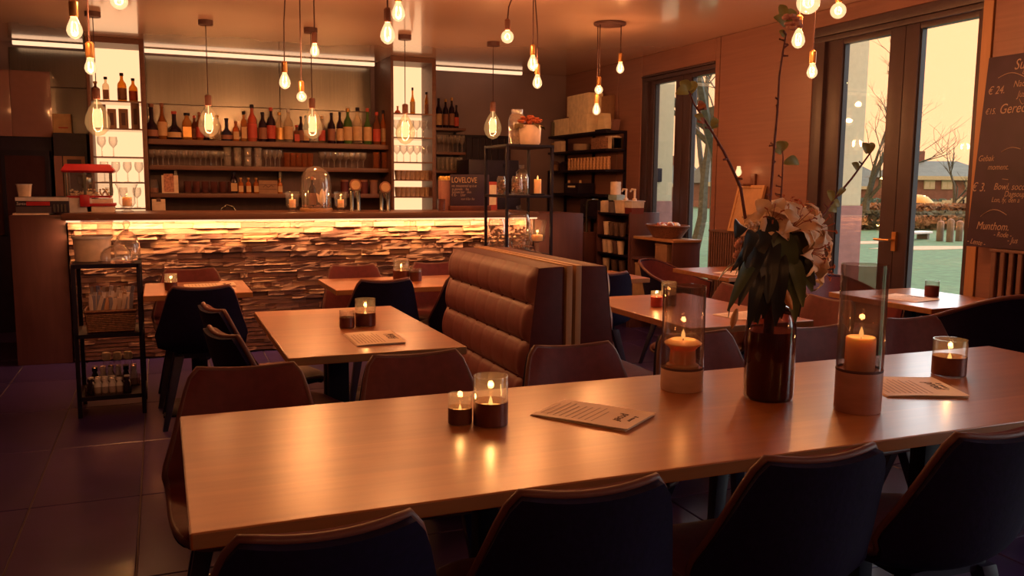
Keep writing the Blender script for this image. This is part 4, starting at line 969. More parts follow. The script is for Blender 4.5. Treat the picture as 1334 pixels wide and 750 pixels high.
# ================================================================ BLACK WALL SHELF AND KITCHEN END
WX = 4.35
ws = thing('wall_shelf', 'black shelf unit in the back corner beside the far window', 'shelf unit', (WX, 8.08, 0)); D = XW-.02-WX; LN = 1.46
WZ = [1.055,1.30,1.565,1.782,1.972]
for z in WZ: B(0,D,0,LN,z-.024,z).build('shelf', M['black'], ws, bevel=.002)
for y in (.0,.72,LN-.02): B(D-.03,D,y,y+.02,0,1.948).build('upright', M['black'], ws)
for y in (.0,LN-.02): B(0,.02,y,y+.02,0,1.56 if y else .0+1.03).build('post', M['black'], ws)
def wbox(name, label, cat, pxl, pxr, pyt, z, mat, depth=.18, x=WX+.03, group=None, lid=False):
    ya = min(9.42, max(8.10, P(pxr, pyt, 0, x)[1])); yb = P(pxl, pyt, 0, x)[1]; h = P((pxl+pxr)/2, pyt, 0, x)[2]-z
    yb = max(ya+.04, min(yb, 9.52))
    t = thing(name, label, cat, (x, ya+.002, z), 0, group); B(0,depth,0,yb-ya-.004,0,h).build('body', M[mat] if isinstance(mat,str) else mat, t, bevel=.003)
    B(-.0012,.0,.01,(yb-ya)*.5-.003,.01,h-.01).build('flap', M[mat] if isinstance(mat,str) else mat, t); return h
Zt = WZ[4]
hA = wbox('card_box','cream card box on the black shelf, under the tall box and nearest the window','box',741,765,150,Zt,'creamd')
wbox('card_box','cream card box on the black shelf, between grey boxes and the boxed pile','box',721,740.5,155,Zt,'creamd')
wbox('card_box','tall cream card box standing on top of another box','box',739,767,123,Zt+hA,'creamd')
wbox('grey_box','grey green box at the dark inner end of the black shelf top','box',705,720,160,Zt,pm('grey_green', (.20,.19,.13), .6))
wbox('brown_box','brown card box behind the paper bags on the black shelf','box',768,795,126,Zt,'kraft', .06, WX+.19)
t = thing('paper_bag_fan', 'fanned cream paper bags in a holder on the black shelf', 'paper bags', (WX+.09, 8.20, Zt))
bagm = B(-.045,.045,-.0015,.0015,0,.19).mesh('paper_bag', M['creamd']); 
for k in range(9): inst('paper_bag', bagm, t, (0, .022*k, 0), ((k-4)*.06, 0, 0))
B(-.05,.05,-.03,.21,0,.02).build('holder', M['black'], t)
t = thing('menu_holder', 'rust red cards standing askew at the window end of the black shelf', 'cards', (WX+.14, 8.13, Zt))
cm = B(-.04,.04,-.0015,.0015,0,.12).mesh('card', M['glossred'])
for k in range(4): inst('card', cm, t, (0, .012*k, 0), (.25+.04*k*-1, 0, 0))
# second board
t = thing('plate_stack', 'stack of cream plates on the black shelf below the boxes', 'plates', (WX+.10, P(758,186,0,WX+.10)[1], WZ[3])); 
pl_ = L([(0,0),(.055,0),(.095,.012),(.098,.015),(.055,.004),(0,.003)], 22).mesh('plate', M['cream'])
for k in range(10): inst('plate', pl_, t, (0,0,.0068*k))
wbox('patterned_tin','patterned brown tin beside the plate stack','tin',770,785,179,WZ[3],pm('tin_pattern', (.24,.12,.08), .5, var=.6, scale=60))
for a,b_,lab in [(788,797,'small cream packet on the black shelf, nearest the patterned tin'),(803,810.5,'small cream packet at the window end of the black shelf, inner one'),(811.5,818,'small cream packet at the window end of the black shelf, outer one')]: wbox('tea_packet',lab,'packet',a,b_,177,WZ[3],'cream',.10, WX+.10)
for a,b_,py,lab,mt in [(690,699,189,'small dark jar on the second black shelf at its inner end','label'),(703,716,189,'pale packets on the second black shelf beside the rack post','creamd'),(722,731,184,'cream card standing on the second black shelf','cream')]: wbox('shelf_packet',lab,'packet',a,b_,py,WZ[3],mt,.06)
# third board: row of wooden dispensers
dm = L([(0,0),(.020,0),(.021,.004),(.021,.095),(.016,.105),(.016,.118),(.02,.12),(.02,.135),(0,.138)], 10)
dmm = dm.mesh('spice_jar', M['dispenser'])
y_a = P(793,210,0,WX+.05)[1]; y_b = P(742,212,0,WX+.05)[1]
n = 13
for k in range(n):
    o = inst('spice_jar', dmm, None, (WX+.05, y_a+(y_b-y_a)*k/(n-1), WZ[2])); tag(o, '%s pale spice jar from the window end of the long row' % ORD[k], 'jar', 'row of spice jars on the black shelf')
for px,h,lab,mt in [(735,.12,'dark bowl at the inner end of the spice jar row','appliance'),(722,.10,'brown pot on the black shelf beside the spice jars','kraft'),(708,.13,'grey pot on the black shelf behind the rack','radiator')]:
    p = P(px,215,0,WX+.06); t = thing('bowl', lab, 'bowl', (WX+.06, min(p[1],9.45), WZ[2])); L([(0,0),(.035,0),(.055,h*.6),(.06,h*.65),(.054,h*.64),(.03,.01),(0,.01)], 16).build('bowl', M[mt], t); L([(.058,h*.66),(.03,h*.85),(.0,h*.9)], 16).build('lid', M[mt], t)
# fourth board: bottles and dark machine below
for px,lab in [(741,'small bottle with pale cap on the fourth black shelf, inner one'),(756,'small bottle with pale cap on the fourth black shelf, outer one')]:
    y = P(px,245,0,WX+.08)[1]; t = thing('sauce_bottle', lab, 'bottle', (WX+.08, y, WZ[1])); L([(0,0),(.022,0),(.022,.07),(.010,.09),(.010,.10)],10).build('bottle', M['labeld'], t); L([(.012,.10),(.014,.105),(.014,.15),(0,.152)],10).build('cap', M['wax'], t)
t = thing('receipt_printer', 'black printer box on the fourth black shelf', 'printer', (WX+.02, 8.75, WZ[1])); B(0,.2,0,.35,0,.12).build('body', M['appliance'], t, bevel=.01); B(-.002,0,.08,.27,.07,.09).build('slot', M['creamd'], t)
t = thing('coffee_grinder', 'black machine with handle on the lowest black shelf', 'machine', (WX+.03, 8.30, WZ[0])); B(0,.20,0,.42,0,.19).build('body', M['appliance'], t, bevel=.012); MB().tube([(-.02,.16,.13),(-.03,.22,.09),(-.02,.28,.13)], .006, 6).build('handle', M['steel'], t)
t = thing('rinse_arm', 'bent chrome rinse arm beside the cup stand', 'tap', (4.25, 8.20, .0)); B(-.10,.06,-.05,.10,0,.90).build('cabinet', M['walnut'], t, bevel=.004); MB().tube([(-.05,.0,.90),(-.05,.0,1.20),(-.045,-.02,1.235),(-.02,-.06,1.245),(.05,-.06,1.245)], .011, 8).build('pipe', M['steel'], t)
# kitchen end behind the bar
t = thing('coffee_machine', 'black coffee machine with small lit display behind the rack', 'coffee machine', (3.05, 8.75, .9405)); B(0,.62,0,.45,0,.36).build('body', M['appliance'], t, bevel=.012); B(.02,.60,.02,.43,.40,.72).build('upper_body', M['appliance'], t, bevel=.01); B(.1,.5,.06,.4,.36,.40).build('neck', M['black'], t)
q = P(659,216,1,8.76); B(q[0]-3.05-.026,q[0]-3.05+.026,.008,.022,q[2]-.94-.02,q[2]-.94+.02).build('display', M['black'], t); B(q[0]-3.05-.006,q[0]-3.05+.016,.004,.010,q[2]-.94-.012,q[2]-.94+.008).build('screen', M['screen'], t)
t = thing('hanging_strips', 'dark strip curtain in the kitchen doorway behind the small chalkboard', 'curtain', (P(628,210,1,9.5)[0], 9.5, 0)); sm_ = B(-.035,.035,-.003,.003,1.05,1.93).mesh('strip', M['appliance'])
for k in range(9): inst('strip', sm_, t, (-.32+.08*k, .012*(k%2), 0))
B(-.40,.40,-.02,.03,1.93,1.96).build('rail', M['black'], t)
for z, lab in [(P(590,166.5,1,9.25)[2],'short wall shelf of bottles beyond the cup column'),(P(590,198,1,9.25)[2],'short wall shelf of hanging glasses beyond the cup column'),(P(590,222,1,9.25)[2],'short lowest wall shelf of glasses beyond the cup column')]:
    xa = XC2[1]+.005; xb = P(607,180,1,9.25)[0]; t = thing('wall_shelf', lab, 'shelf', ((xa+xb)/2, 9.25, 0), 0, None); h = (xb-xa)/2
    B(-h,h,0,.34,z-.03,z).build('board', M['shelfwood'], t, bevel=.002)
    for s in (-1,1): B(s*h*.9-.01,s*h*.9+.01,.30,.345,z-.09,z-.03).build('bracket', M['black'], t)
SR = [P(590,166.5,1,9.25)[2], P(590,198,1,9.25)[2], P(590,222,1,9.25)[2]]
# ================================================================ BOTTLES AND GLASSES
BP = {  # body profiles: radius factor, height factor
 'std':[(0,0),(.95,0),(1,.02),(1,.56),(.90,.64),(.45,.74),(.34,.80),(.34,.95)],
 'long':[(0,0),(.95,0),(1,.03),(1,.42),(.85,.52),(.42,.66),(.32,.76),(.32,.95)],
 'squat':[(0,0),(.9,0),(1,.04),(1,.28),(.82,.40),(.40,.50),(.30,.62),(.30,.95)],
 'square':[(0,0),(.97,0),(1,.02),(1,.60),(.92,.68),(.40,.76),(.36,.80),(.36,.92)],
 'wide':[(0,0),(.95,0),(1,.03),(.97,.62),(.80,.72),(.48,.78),(.42,.84),(.42,.93)]}
def bottle(label, x, y, z, w, h, kind, glassk, lab, cap, group):
    t = thing('liquor_bottle', label, 'bottle', (x,y,z), 0, group); r = w/2
    pr_ = [(a*r, b*h) for a,b in BP[kind]]; sq = .8 if kind in ('square','wide') else None
    L(pr_, 14, close=False, sq=sq).build('glass', BC[glassk], t)
    if lab:
        lo_, hi = (.10,.48) if kind != 'squat' else (.08,.26); f = .865 if sq else 1.006
        if sq: B(-r*.70, r*.70, -r*.875, -r*.86, lo_*h, hi*h).build('label', M[lab], t)
        else: L([(r*1.012,lo_*h),(r*1.012,hi*h)], 14, close=False).build('label', M[lab], t)
    rn = pr_[-1][0]; L([(0,h*.90),(rn*1.25,h*.90),(rn*1.25,h*.995),(rn*1.0,h),(0,h)], 10).build('cap', M[cap], t)
G1 = 'liquor bottles on the top back bar shelf'
bl = [(198,16,135,'squat','dark','labeld','labeld','dark squat decanter with thin neck'),(212,11.5,134,'long','amber','label','labeld','tall amber bottle with round gold label'),
 (227.5,17,145,'squat','dark','label','labelr','black squat bottle with red neck and white label'),(244,14,147,'wide','gold','gold','black','square gold liqueur bottle with dark stopper'),
 (254,8,150,'std','brown','labeld','labelr','slim brown bottle beside an orange labelled one'),(260.5,9,146,'std','amber','labelr','labeld','amber bottle with orange label next to the filament bulb'),
 (269,8,141,'std','dark','labeld','black','dark bottle behind the filament bulb'),(283,11,150,'std','clear',None,'gold','clear bottle half hidden by the filament bulb'),
 (295.5,14,154,'squat','navy','labeld','black','dark stout bottle with diamond shaped label'),(307.5,9.5,158,'square','orange','label','labeld','small square orange bottle'),
 (318,9,145,'square','gold','label','black','slim square bottle with cream label and dark cap'),(329,12,136,'std','pink','labelr','black','tall pink bottle with dark cap, tallest of its row'),
 (342.5,11,146,'std','dark','labeld','black','dark clear-shouldered bottle with black cap'),(353.5,11,140,'std','dark','labelr','labelr','black bottle with bright red label and red cap'),
 (364.5,11,146,'std','clear','gold','gold','clear bottle with gold label and white shoulders'),(376,11.5,142,'std','clear','label','white','clear bottle with greenish base'),
 (386.5,9,163,'square','brown','labelr','labelr','small brown flask with red label'),(393.5,8,151,'std','dark','labeld','black','thin dark bottle beside the second large bulb'),
 (400,8,150,'std','dark','label','black','dark amber bottle behind the second large bulb'),(419.5,9,151,'std','clear','labelr','label','clear bottle with orange bands'),
 (432,10,147,'std','dark','labeld','black','black bottle with brown label'),(443,9.5,146,'std','dark','label','black','dark bottle with tan label'),
 (453.5,12,141,'std','green','label','gold','dark green bottle with cream label and gold neck'),(466,13,140,'std','clear','label','black','clear broad bottle with two tan labels'),
 (479,11.5,141,'long','green','label','labelr','bright green bottle with red cap'),(491,11,146,'std','brown','labelr','labelr','dark bottle with big red cap'),(501,8,143,'std','orange','label','black','slim orange bottle at the column end of the shelf')]
YS = 9.05
for px, w, pyt, kind, gk, lb, cp, lab in bl:
    pyb = 175+(px-198)*.0265
    x = P(px, pyb, 1, YS)[0]; d = math.hypot(x, YS)*.985
    h = P(px, pyt, 1, YS)[2]-ZS[0]; W_ = w*8.75/1120
    bottle(lab+' on the top back bar shelf', x, YS + (.06 if w < 8.5 else 0), ZS[0], W_, h, kind, gk, lb, cp, G1)
for px, w, pyt, gk, lb, cp, lab in [(571.5,9,128,'dark','label','black','dark bottle with white neck band, first beyond the cup column'),(580.5,8,129,'dark','labeld','gold','tall green-black bottle, second beyond the cup column'),(588.5,8,127,'dark','labeld','gold','tall dark bottle, third beyond the cup column'),(594.5,7,137,'dark','labelr','black','shorter dark bottle, last beyond the cup column')]:
    x = P(px,165,1,9.36)[0]; bottle(lab, x, 9.36, SR[0], w*9.1/1120, P(px,pyt,1,9.36)[2]-SR[0], 'std', gk, lb, cp, None)
# column contents
for px, w, pyt, kind, gk, lb, cp, lab in [(125,10.5,106,'square','brown','labeld','gold','brown square bottle at the inner end of the popcorn column top shelf'),(138.5,9.5,100,'square','clear','labeld','black','clear square bottle with dark label, second on the popcorn column top shelf'),
    (159.5,11,95,'std','gold','labeld','black','tall round bottle with brown and gold label, third on the popcorn column top shelf'),(174,10.5,102,'std','gold','labelr','black','yellow bottle with red brown label, last on the popcorn column top shelf')]:
    x = P(px,130,1,9.05)[0]; bottle(lab, x, 9.05, Z1[0], w*8.3/1120, P(px,pyt,1,9.05)[2]-Z1[0], kind, gk, lb, cp, None)
for px, w, pyt, lab in [(131,14,136,'dark boxed bottle behind the large bulb in the popcorn column'),(146.5,10,142,'slim gift box with bottle print, popcorn column second shelf'),(161.5,11,142,'second slim gift box with bottle print, popcorn column second shelf'),(177,10,135,'brown gift box at the shelf end, popcorn column second shelf')]:
    x = P(px,166,1,9.05)[0]; t = thing('gift_box', lab, 'box', (x, 9.05, Z1[1])); W_ = w*8.3/1120; hh = P(px,pyt,1,9.05)[2]-Z1[1]
    B(-W_/2,W_/2,-.03,.03,0,hh).build('body', M['kraft'], t, bevel=.002); B(-W_*.22,W_*.2,-.032,-.03,hh*.2,hh*.8).build('print', M['ink'], t)
wg = L([(0,0),(.030,0),(.032,.003),(.006,.008),(.004,.085),(.012,.095),(.034,.120),(.040,.150),(.036,.190)], 16, close=False)
wgm = wg.mesh('wine_glass', M['dome'])
tum = L([(0,0),(.030,0),(.032,.004),(.036,.10),(.034,.10),(.030,.008),(0,.008)], 14, close=False); tumm = tum.mesh('tumbler', M['dome']); 
tumo = tum.mesh('tumbler', glass('lamplit_tint_glass', (.95,.70,.50), body=.15, bodyc=(.5,.22,.10)))  # orange lamplight on the tumblers is put into this tint
cupw = L([(0,0),(.026,0),(.036,.06),(.038,.08),(.035,.08),(.025,.006),(0,.006)], 14).mesh('coffee_cup', pm('striped_cup', (.42,.28,.20), .5, var=.3, scale=20))
def row(name, me, xs, y, z, label, cat, group, sc=(1,1,1)):
    for k, x in enumerate(xs):
        o = inst(name, me, None, (x, y, z), (0,0,0), sc); tag(o, label+', '+ORD[k]+' from popcorn side', cat, group)
def xr(px0, px1, n, y, py=200): a, b_ = P(px0,py,1,y)[0], P(px1,py,1,y)[0]; return [a+(b_-a)*k/(n-1) for k in range(n)]
row('wine_glass', wgm, xr(133,148,2,9.05), 9.05, Z1[2], 'stemmed glass on the popcorn column third shelf', 'glass', 'stemmed glasses in the popcorn column, third shelf')
row('wine_glass', wgm, xr(135,180,4,9.05), 9.05, Z1[3], 'stemmed glass on the popcorn column fourth shelf', 'glass', 'stemmed glasses in the popcorn column, fourth shelf')
row('wine_glass', wgm, xr(140,176,3,9.05), 9.08, Z1[4], 'stemmed glass on the popcorn column lowest shelf', 'glass', 'stemmed glasses in the popcorn column, lowest shelf')
for px, w, pyt, kind, gk, lb, cp, lab in [(518,8,138,'squat','orange','labelr','gold','small orange bottle on the cup column top shelf, bar end'),(537.5,7,114,'long','gold','label','black','tall slim yellow bottle on the cup column top shelf'),(556,8.5,120,'wide','gold','labeld','black','round golden bottle with dark stopper on the cup column top shelf'),(563,5,132,'std','amber',None,'black','tiny amber bottle at the end of the cup column top shelf')]:
    x = P(px,147,1,9.05)[0]; bottle(lab, x, 9.05, Z2[0], w*8.9/1120, P(px,pyt,1,9.05)[2]-Z2[0], kind, gk, lb, cp, None)
row('wine_glass', wgm, xr(517,560,6,9.05), 9.05, Z2[1], 'stemmed glass on the cup column second shelf', 'glass', 'stemmed glasses in the cup column, second shelf')
row('wine_glass', wgm, xr(517,560,6,9.05), 9.05, Z2[2], 'stemmed glass on the cup column third shelf', 'glass', 'stemmed glasses in the cup column, third shelf', (1,1,.95))
for z, nm in ((Z2[3],'fourth'),(Z2[4],'fifth')):
    for q in range(2): row('coffee_cup', cupw, xr(518,556,7,9.0+.1*q), 9.0+.1*q, z, 'striped cup, cup column %s row, %s shelf' % (('front','back')[q], nm), 'cup', 'coffee cups on the %s shelf of the cup column' % nm, (1,1,1.25))
row('tumbler', tumm, xr(518,560,7,9.0), 9.0, .97, 'tumbler on the lowest level of the cup column', 'glass', 'tumblers at the foot of the cup column', (1,1,1.1))
z2 = ZS[1]
row('wine_glass', wgm, xr(198,288,14,9.06), 9.06, z2, 'small stemmed glass on the middle back bar shelf', 'glass', 'stemmed glasses on the middle back bar shelf', (1,1,.78))
row('tumbler', tumm, xr(296,336,4,9.05), 9.05, z2, 'lower stacked clear tumbler, middle back bar shelf', 'glass', 'lower stacked tumblers on the middle shelf', (1.15,1.15,1.0))
row('tumbler', tumm, xr(296,336,4,9.05), 9.05, z2+.101, 'upper stacked clear tumbler, middle back bar shelf', 'glass', 'upper stacked tumblers on the middle shelf', (1.15,1.15,.85))
row('wine_glass', wgm, xr(346,364,4,9.05), 9.05, z2, 'tiny stemmed glass between tumblers, middle shelf', 'glass', 'stemmed glasses between tumblers', (.8,.8,.9))
row('tumbler', tumo, xr(374,404,5,9.05), 9.05, z2, 'warm tumbler above the bell jar, middle back bar shelf', 'glass', 'warm tumblers near the bell jar', (1,1,1.45))
row('wine_glass', wgm, xr(420,473,8,9.05), 9.05, z2, 'large stemmed glass near the cup column, middle shelf', 'glass', 'stemmed glasses near the column', (1.1,1.1,.86))
row('tumbler', tumo, xr(490,501,2,9.05), 9.05, z2, 'tall warm tumbler at the cup column, middle shelf', 'glass', 'tall tumblers at the shelf end', (1,1,1.7))
row('wine_glass', wgm, xr(572,602,6,9.36), 9.36, SR[1], 'stemmed glass on the short shelf beyond the cup column', 'glass', 'stemmed glasses beyond the cup column', (1,1,1))
row('tumbler', tumm, xr(571,600,6,9.36), 9.36, SR[2], 'tall glass on the lowest short shelf beyond cup column', 'glass', 'tall glasses beyond the cup column', (.85,.85,1.5))
z3 = ZS[2]
row('tumbler', M and tum.mesh('tumbler', glass('rosy_glass', (.75,.55,.55), body=.2, bodyc=(.3,.13,.12))), xr(243,300,6,9.05), 9.05, z3, 'rosy tumbler on the lowest back bar shelf', 'glass', 'rosy tumblers on the lowest back bar shelf', (1,1,1.15))
def ob(label, px): bottle(label, P(px,252,1,9.02)[0], 9.02, z3, .062, .155, 'square', 'orange', 'label', 'gold', 'small orange bottles on the lowest shelf')
ob('small orange bottle on the lowest back bar shelf, first of three together', 314); ob('small orange bottle on the lowest back bar shelf, middle of three together', 324); ob('small orange bottle on the lowest back bar shelf, beside the wooden crate', 334); ob('small orange bottle alone past the wooden crate', 365)
bottle('dark bottle with round badge on the lowest back bar shelf', P(305,252,1,9.05)[0], 9.05, z3, .085, .21, 'wide', 'dark', 'label', 'black', None)
t = thing('wooden_crate', 'small wooden crate with faint print between orange bottles', 'crate', (P(349,252,1,9.04)[0], 9.04, z3)); B(-.085,.085,-.05,.05,0,.015).build('base', M['kraft'], t)
for y in (-.055,.05): 
    for z in (.0,.045,.09): B(-.09,.09,y,y+.006,z,z+.04).build('slat', M['kraft'], t)
for s in (-1,1): B(s*.088-.003,s*.088+.003,-.049,.05,0,.13).build('end_board', M['kraft'], t)
mb = MB(); mb.tube([(-.05,-.0565,.06),(-.03,-.0565,.085),(0,-.0565,.06),(.03,-.0565,.085),(.05,-.0565,.065)], .003, 4); mb.build('printed_mark', M['ink'], t)
t = thing('greeting_card', 'white greeting card with red heart pattern on the lowest back bar shelf', 'card', (P(222,252,1,9.0)[0], 9.0, z3)); B(-.075,.075,0,.004,0,.17).build('card', M['cream'], t); B(-.055,.035,-.003,-.0005,0.01,.185).build('front_card', pm('heart_card', (.45,.20,.14), .6, var=.5, scale=50), t)
t = thing('glass_pot', 'glass pot at the popcorn end of the lowest back bar shelf', 'jar', (P(200,252,1,9.03)[0], 9.03, z3)); L([(0,0),(.05,0),(.056,.02),(.05,.10),(.04,.12),(.042,.13)],16,close=False).build('glass', M['clear'], t); L([(0,.004),(.045,.004),(.05,.05),(0,.05)],14).build('filling', M['labeld'], t)
for i, px in enumerate((449,462,474,487)):
    x = P(px,252,1,9.05)[0]; t = thing('tin_canister', ['reddish tin canister behind the first beer tap','plum tin canister between the beer taps, first','plum tin canister between the beer taps, second','pinkish tin canister beside the last beer tap'][i], 'canister', (x, 9.05, z3)); L([(0,0),(.042,0),(.042,.13),(0,.13)],16).build('body', M[['sofaside','glossred','sofaside','glossred'][i]], t); L([(.044,.125),(.044,.145),(0,.146)],16).build('lid', M['labeld'], t)
t = thing('price_tag', 'small cream card hung under the lowest shelf by the popcorn column', 'card', (P(207,272,1,8.96)[0], 8.956, 1.105)); B(-.06,.06,0,.004,0,.125).build('card', M['cream'], t); B(-.02,.02,-.003,-.0005,.10,.139).build('clip', M['ink'], t)
t = thing('faucet', 'curved chrome faucet behind the counter', 'faucet', (P(287,274,1,8.8)[0], 8.8, .9405)); MB().tube([(0,0,0),(0,0,.15),(.015,0,.20),(.06,0,.235),(.115,0,.22),(.14,0,.18)], .011, 8).build('spout', M['steel'], t); L([(0,0),(.025,0),(.025,.03),(0,.032)],12).build('base', M['steel'], t)
# ================================================================ ON THE BAR COUNTER
ZT = 1.152
def cx_(px, y, py=270): return P(px, py, 1, y)[0]
t = thing('popcorn_machine', 'small popcorn machine with red roof at the end of the bar counter', 'popcorn machine', (cx_(118,7.60), 7.60, ZT)); w = .155; d = .12
mb = MB(); mb.box(-w-.02,.02,-d,d,0,.115); mb.build('base', M['white'], t, bevel=.006); B(-.02-.0,w+.02,-d,d,0,.05).build('drawer', M['cream'], t, bevel=.004)
B(.0,w+.03,-d-.015,d,.05,.072).build('drawer_top', M['red'], t, bevel=.004); B(.02,w+.005,-d+.01,d,.072,.108).build('tray', M['cream'], t, bevel=.004); B(-w,w,-d,d,.115,.130).build('deck', M['red'], t)
B(-.065,.005,-d-.03,-d,.045,.14).build('front_hatch', M['red'], t, bevel=.012)
for sx in (-1,1):
    for sy in (-1,1): B(sx*w-.006,sx*w+.006,sy*d-.006,sy*d+.006,.13,.315).build('post', M['steel'], t)
B(-.035,-.015,-d-.004,-d+.008,.13,.315).build('door_post', M['steel'], t)
for s in (-1,1): B(-w,w,s*d-.002,s*d+.002,.13,.315).build('glass_pane', M['clear'], t)
mb = MB(); mb.add([(-w-.02,-d-.02,.31),(w+.02,-d-.02,.31),(w+.02,d+.02,.31),(-w-.02,d+.02,.31),(-w-.03,-d-.035,.325),(w+.035,-d-.035,.325),(w+.035,d+.03,.325),(-w-.03,d+.03,.325),(-w,-d,.375),(w,-d,.375),(w,d,.375),(-w,d,.375)],
   [(3,2,1,0),(0,1,5,4),(1,2,6,5),(2,3,7,6),(3,0,4,7),(4,5,9,8),(5,6,10,9),(6,7,11,10),(7,4,8,11),(8,9,10,11)]); mb.build('roof', M['red'], t)
L([(0,.13),(.03,.22),(.055,.225),(.06,.27),(.05,.29),(0,.292)],16,c=(-.03,0,0)).build('kettle', M['steel'], t)
rg = random.Random(2); mb = MB()
for i in range(90): 
    p = (rg.uniform(-w+.02,w-.02), rg.uniform(-d+.02,d-.02), .135+rg.random()**2*.05); mb.lathe([(0,-.008),(.009,-.003),(.009,.004),(0,.009)],5,c=p)
o = mb.build('popcorn', M['creamd'], t); o['kind'] = 'stuff'
t = thing('hurricane_vase', 'flared glass vase holding a candle beside the popcorn machine', 'candle holder', (cx_(166,7.60), 7.60, ZT))
L([(0,0),(.045,0),(.048,.008),(.02,.02),(.04,.04),(.062,.07),(.060,.13),(.065,.18),(.085,.225)],22,close=False).build('glass_body', M['clear'], t)
candle('orange pillar candle inside the flared vase by the popcorn machine', (cx_(166,7.60), 7.60, ZT+.045), .036, .075, .022, None, .2)
for px, lab, lab2 in [(381,'small footed glass bowl on the bar before the bell jar','short candle burning in the glass bowl before the bell jar'),(444,'small footed glass bowl on the bar by the first beer tap','short candle burning in the glass bowl by the first beer tap')]:
    x = cx_(px,7.55); t = thing('candle_bowl', lab, 'candle holder', (x,7.55,ZT)); L([(0,0),(.035,0),(.04,.006),(.018,.016),(.03,.03),(.052,.05),(.056,.075)],20,close=False).build('bowl', M['clear'], t)
    L([(.052,.05),(.056,.13),(.06,.17)],20,close=False).build('chimney', M['clear'], t)
    candle(lab2, (x,7.55,ZT+.035), .028, .07, .035)
x = cx_(412,7.62); t = thing('bell_jar', 'tall glass bell jar on a wooden disc on the bar counter', 'glass dome', (x,7.62,ZT)); r = .135
L([(0,0),(r*1.02,0),(r*1.05,.012),(r*1.02,.028),(0,.028)],30).build('wooden_base', M['oak'], t)
L([(r*.96,.03),(r*.96,.23),(r*.93,.28),(r*.82,.33),(r*.62,.365),(r*.33,.385),(0,.39)],30,close=False).build('glass_dome', M['dome'], t)
bottle('dark bottle with orange neck inside the glass bell jar', x-.03, 7.62, ZT+.0285, .06, .27, 'std', 'dark', 'labeld', 'terracotta', None)
t = thing('paper_bird', 'pale feathered ornament inside the glass bell jar', 'ornament', (x+.05,7.60,ZT+.0285)); mb = MB(); mb.lathe([(0,.02),(.028,.05),(.03,.09),(.018,.14),(0,.17)],10); mb.build('body', M['creamd'], t); mb = MB(); mb.add([(0,-.02,.12),(.05,-.01,.19),(.03,.02,.09),(-.03,0,.06)],[(0,1,2,3)]); mb.add([(0,.02,.10),(-.05,.01,.13),(-.04,-.02,.05),(.02,0,.05)],[(0,1,2,3)]); mb.build('wings', M['cream'], t); L([(0,.0),(.02,0),(.02,.01),(0,.03)],8).build('foot', M['oak'], t)
mb=MB()
rg = random.Random(6); t = thing('moss_ring', 'ring of pale dried moss inside the glass bell jar', 'moss', (x,7.62,ZT+.0285))
for i in range(60):
    a_ = rg.uniform(0,2*PI); q = rg.uniform(.075,.115); mb.lathe([(0,-.0),(.012,.006),(.009,.018),(0,.024)],5,c=(q*math.cos(a_),q*math.sin(a_),0))
o = mb.build('moss', M['wicker'], t); o['kind'] = 'stuff'
for px, py, lab in [(464,242,'chrome beer tap with round badge near the candle bowl'),(503,245,'chrome beer tap with round badge before the cup column')]:
    q = P(px,py,1,7.60); t = thing('beer_tap', lab, 'beer tap', (q[0],7.66,ZT)); h = q[2]-ZT
    for s in (-.03,.03): L([(0,0),(.024,0),(.019,.01),(.019,h-.03),(.022,h-.02),(0,h-.02)],14,c=(s,0,0)).build('column', M['steel'], t)
    B(-.05,.05,-.02,.02,h-.05,h-.02).build('bridge', M['steel'], t, bevel=.004); bd = MB(); 
    bd.tube([(0,-.035,h+.008),(0,-.02,h+.008)], .052, 20); bd.build('badge', M['labeld'], t); bd = MB(); bd.tube([(0,-.0385,h+.008),(0,-.0345,h+.008)], .040, 20); bd.build('badge_face', M['label'], t); MB().tube([(0,-.02,h-.03),(0,-.05,h-.06),(0,-.05,h-.11)], .008, 8).build('spout', M['steel'], t)
# small chalkboard with lettering and neighbours
a = P(587,227,1,7.62); b = P(637,271,1,7.62)
t = thing('small_chalkboard', 'small chalkboard with scalloped LOVELOVE lettering on the bar counter', 'chalkboard', (a[0], 7.62, ZT)); w = b[0]-a[0]; h = a[2]-ZT
B(0,w,0,.016,.045,h).build('board', M['board'], t, bevel=.002); B(-.01,w+.01,-.03,.05,0,.045).build('foot', M['copper'], t, bevel=.003)
rot = (PI/2,0,0)
text('LOVELOVE', .072, M['label'], t, (.008,-.0015,h-.075), rot, 0, 'chalk_writing', .0004, sx=.72)
for i, (s, dz, dx, sz) in enumerate([('nat. mousserend op is et',.115,.008,.034),('te glasvolle     fles',.145,.012,.032),('Seizoens bier    klein',.172,.010,.032),('€ 8,-     Liter',.20,.008,.036),('voor 6 Eur. fles',.235,.10,.030)]):
    text(s, sz, M['chalk'], t, (dx,-.0015,h-dz), rot, .2, 'chalk_writing', .0003, sx=.72)
q = P(572,233,1,7.70); t = thing('paper_box', 'pinkish upright box beside the small chalkboard on the bar', 'box', (q[0]+.01,7.66,ZT)); B(0,.085,0,.10,0,q[2]-ZT-.02).build('body', pm('pink_box', (.36,.17,.15), .6), t, bevel=.003); B(-.002,.087,-.002,.102,q[2]-ZT-.02,q[2]-ZT-.012).build('rim', M['kraft'], t)
t = thing('lemon_bowl', 'yellow fruit heaped on top of the pinkish box', 'fruit', (q[0]+.05,7.71,ZT+q[2]-ZT-.0115)); mb = MB()
for k in range(4): mb.lathe([(0,0),(.018,.006),(.022,.02),(.016,.034),(0,.04)],9,c=(-.03+.028*k,.008*(k%2),0))
mb.build('pieces', pm('lemon', (.65,.45,.10), .5), t); B(-.045,.075,-.035,.04,-.0003,.002).build('tray', M['creamd'], t)
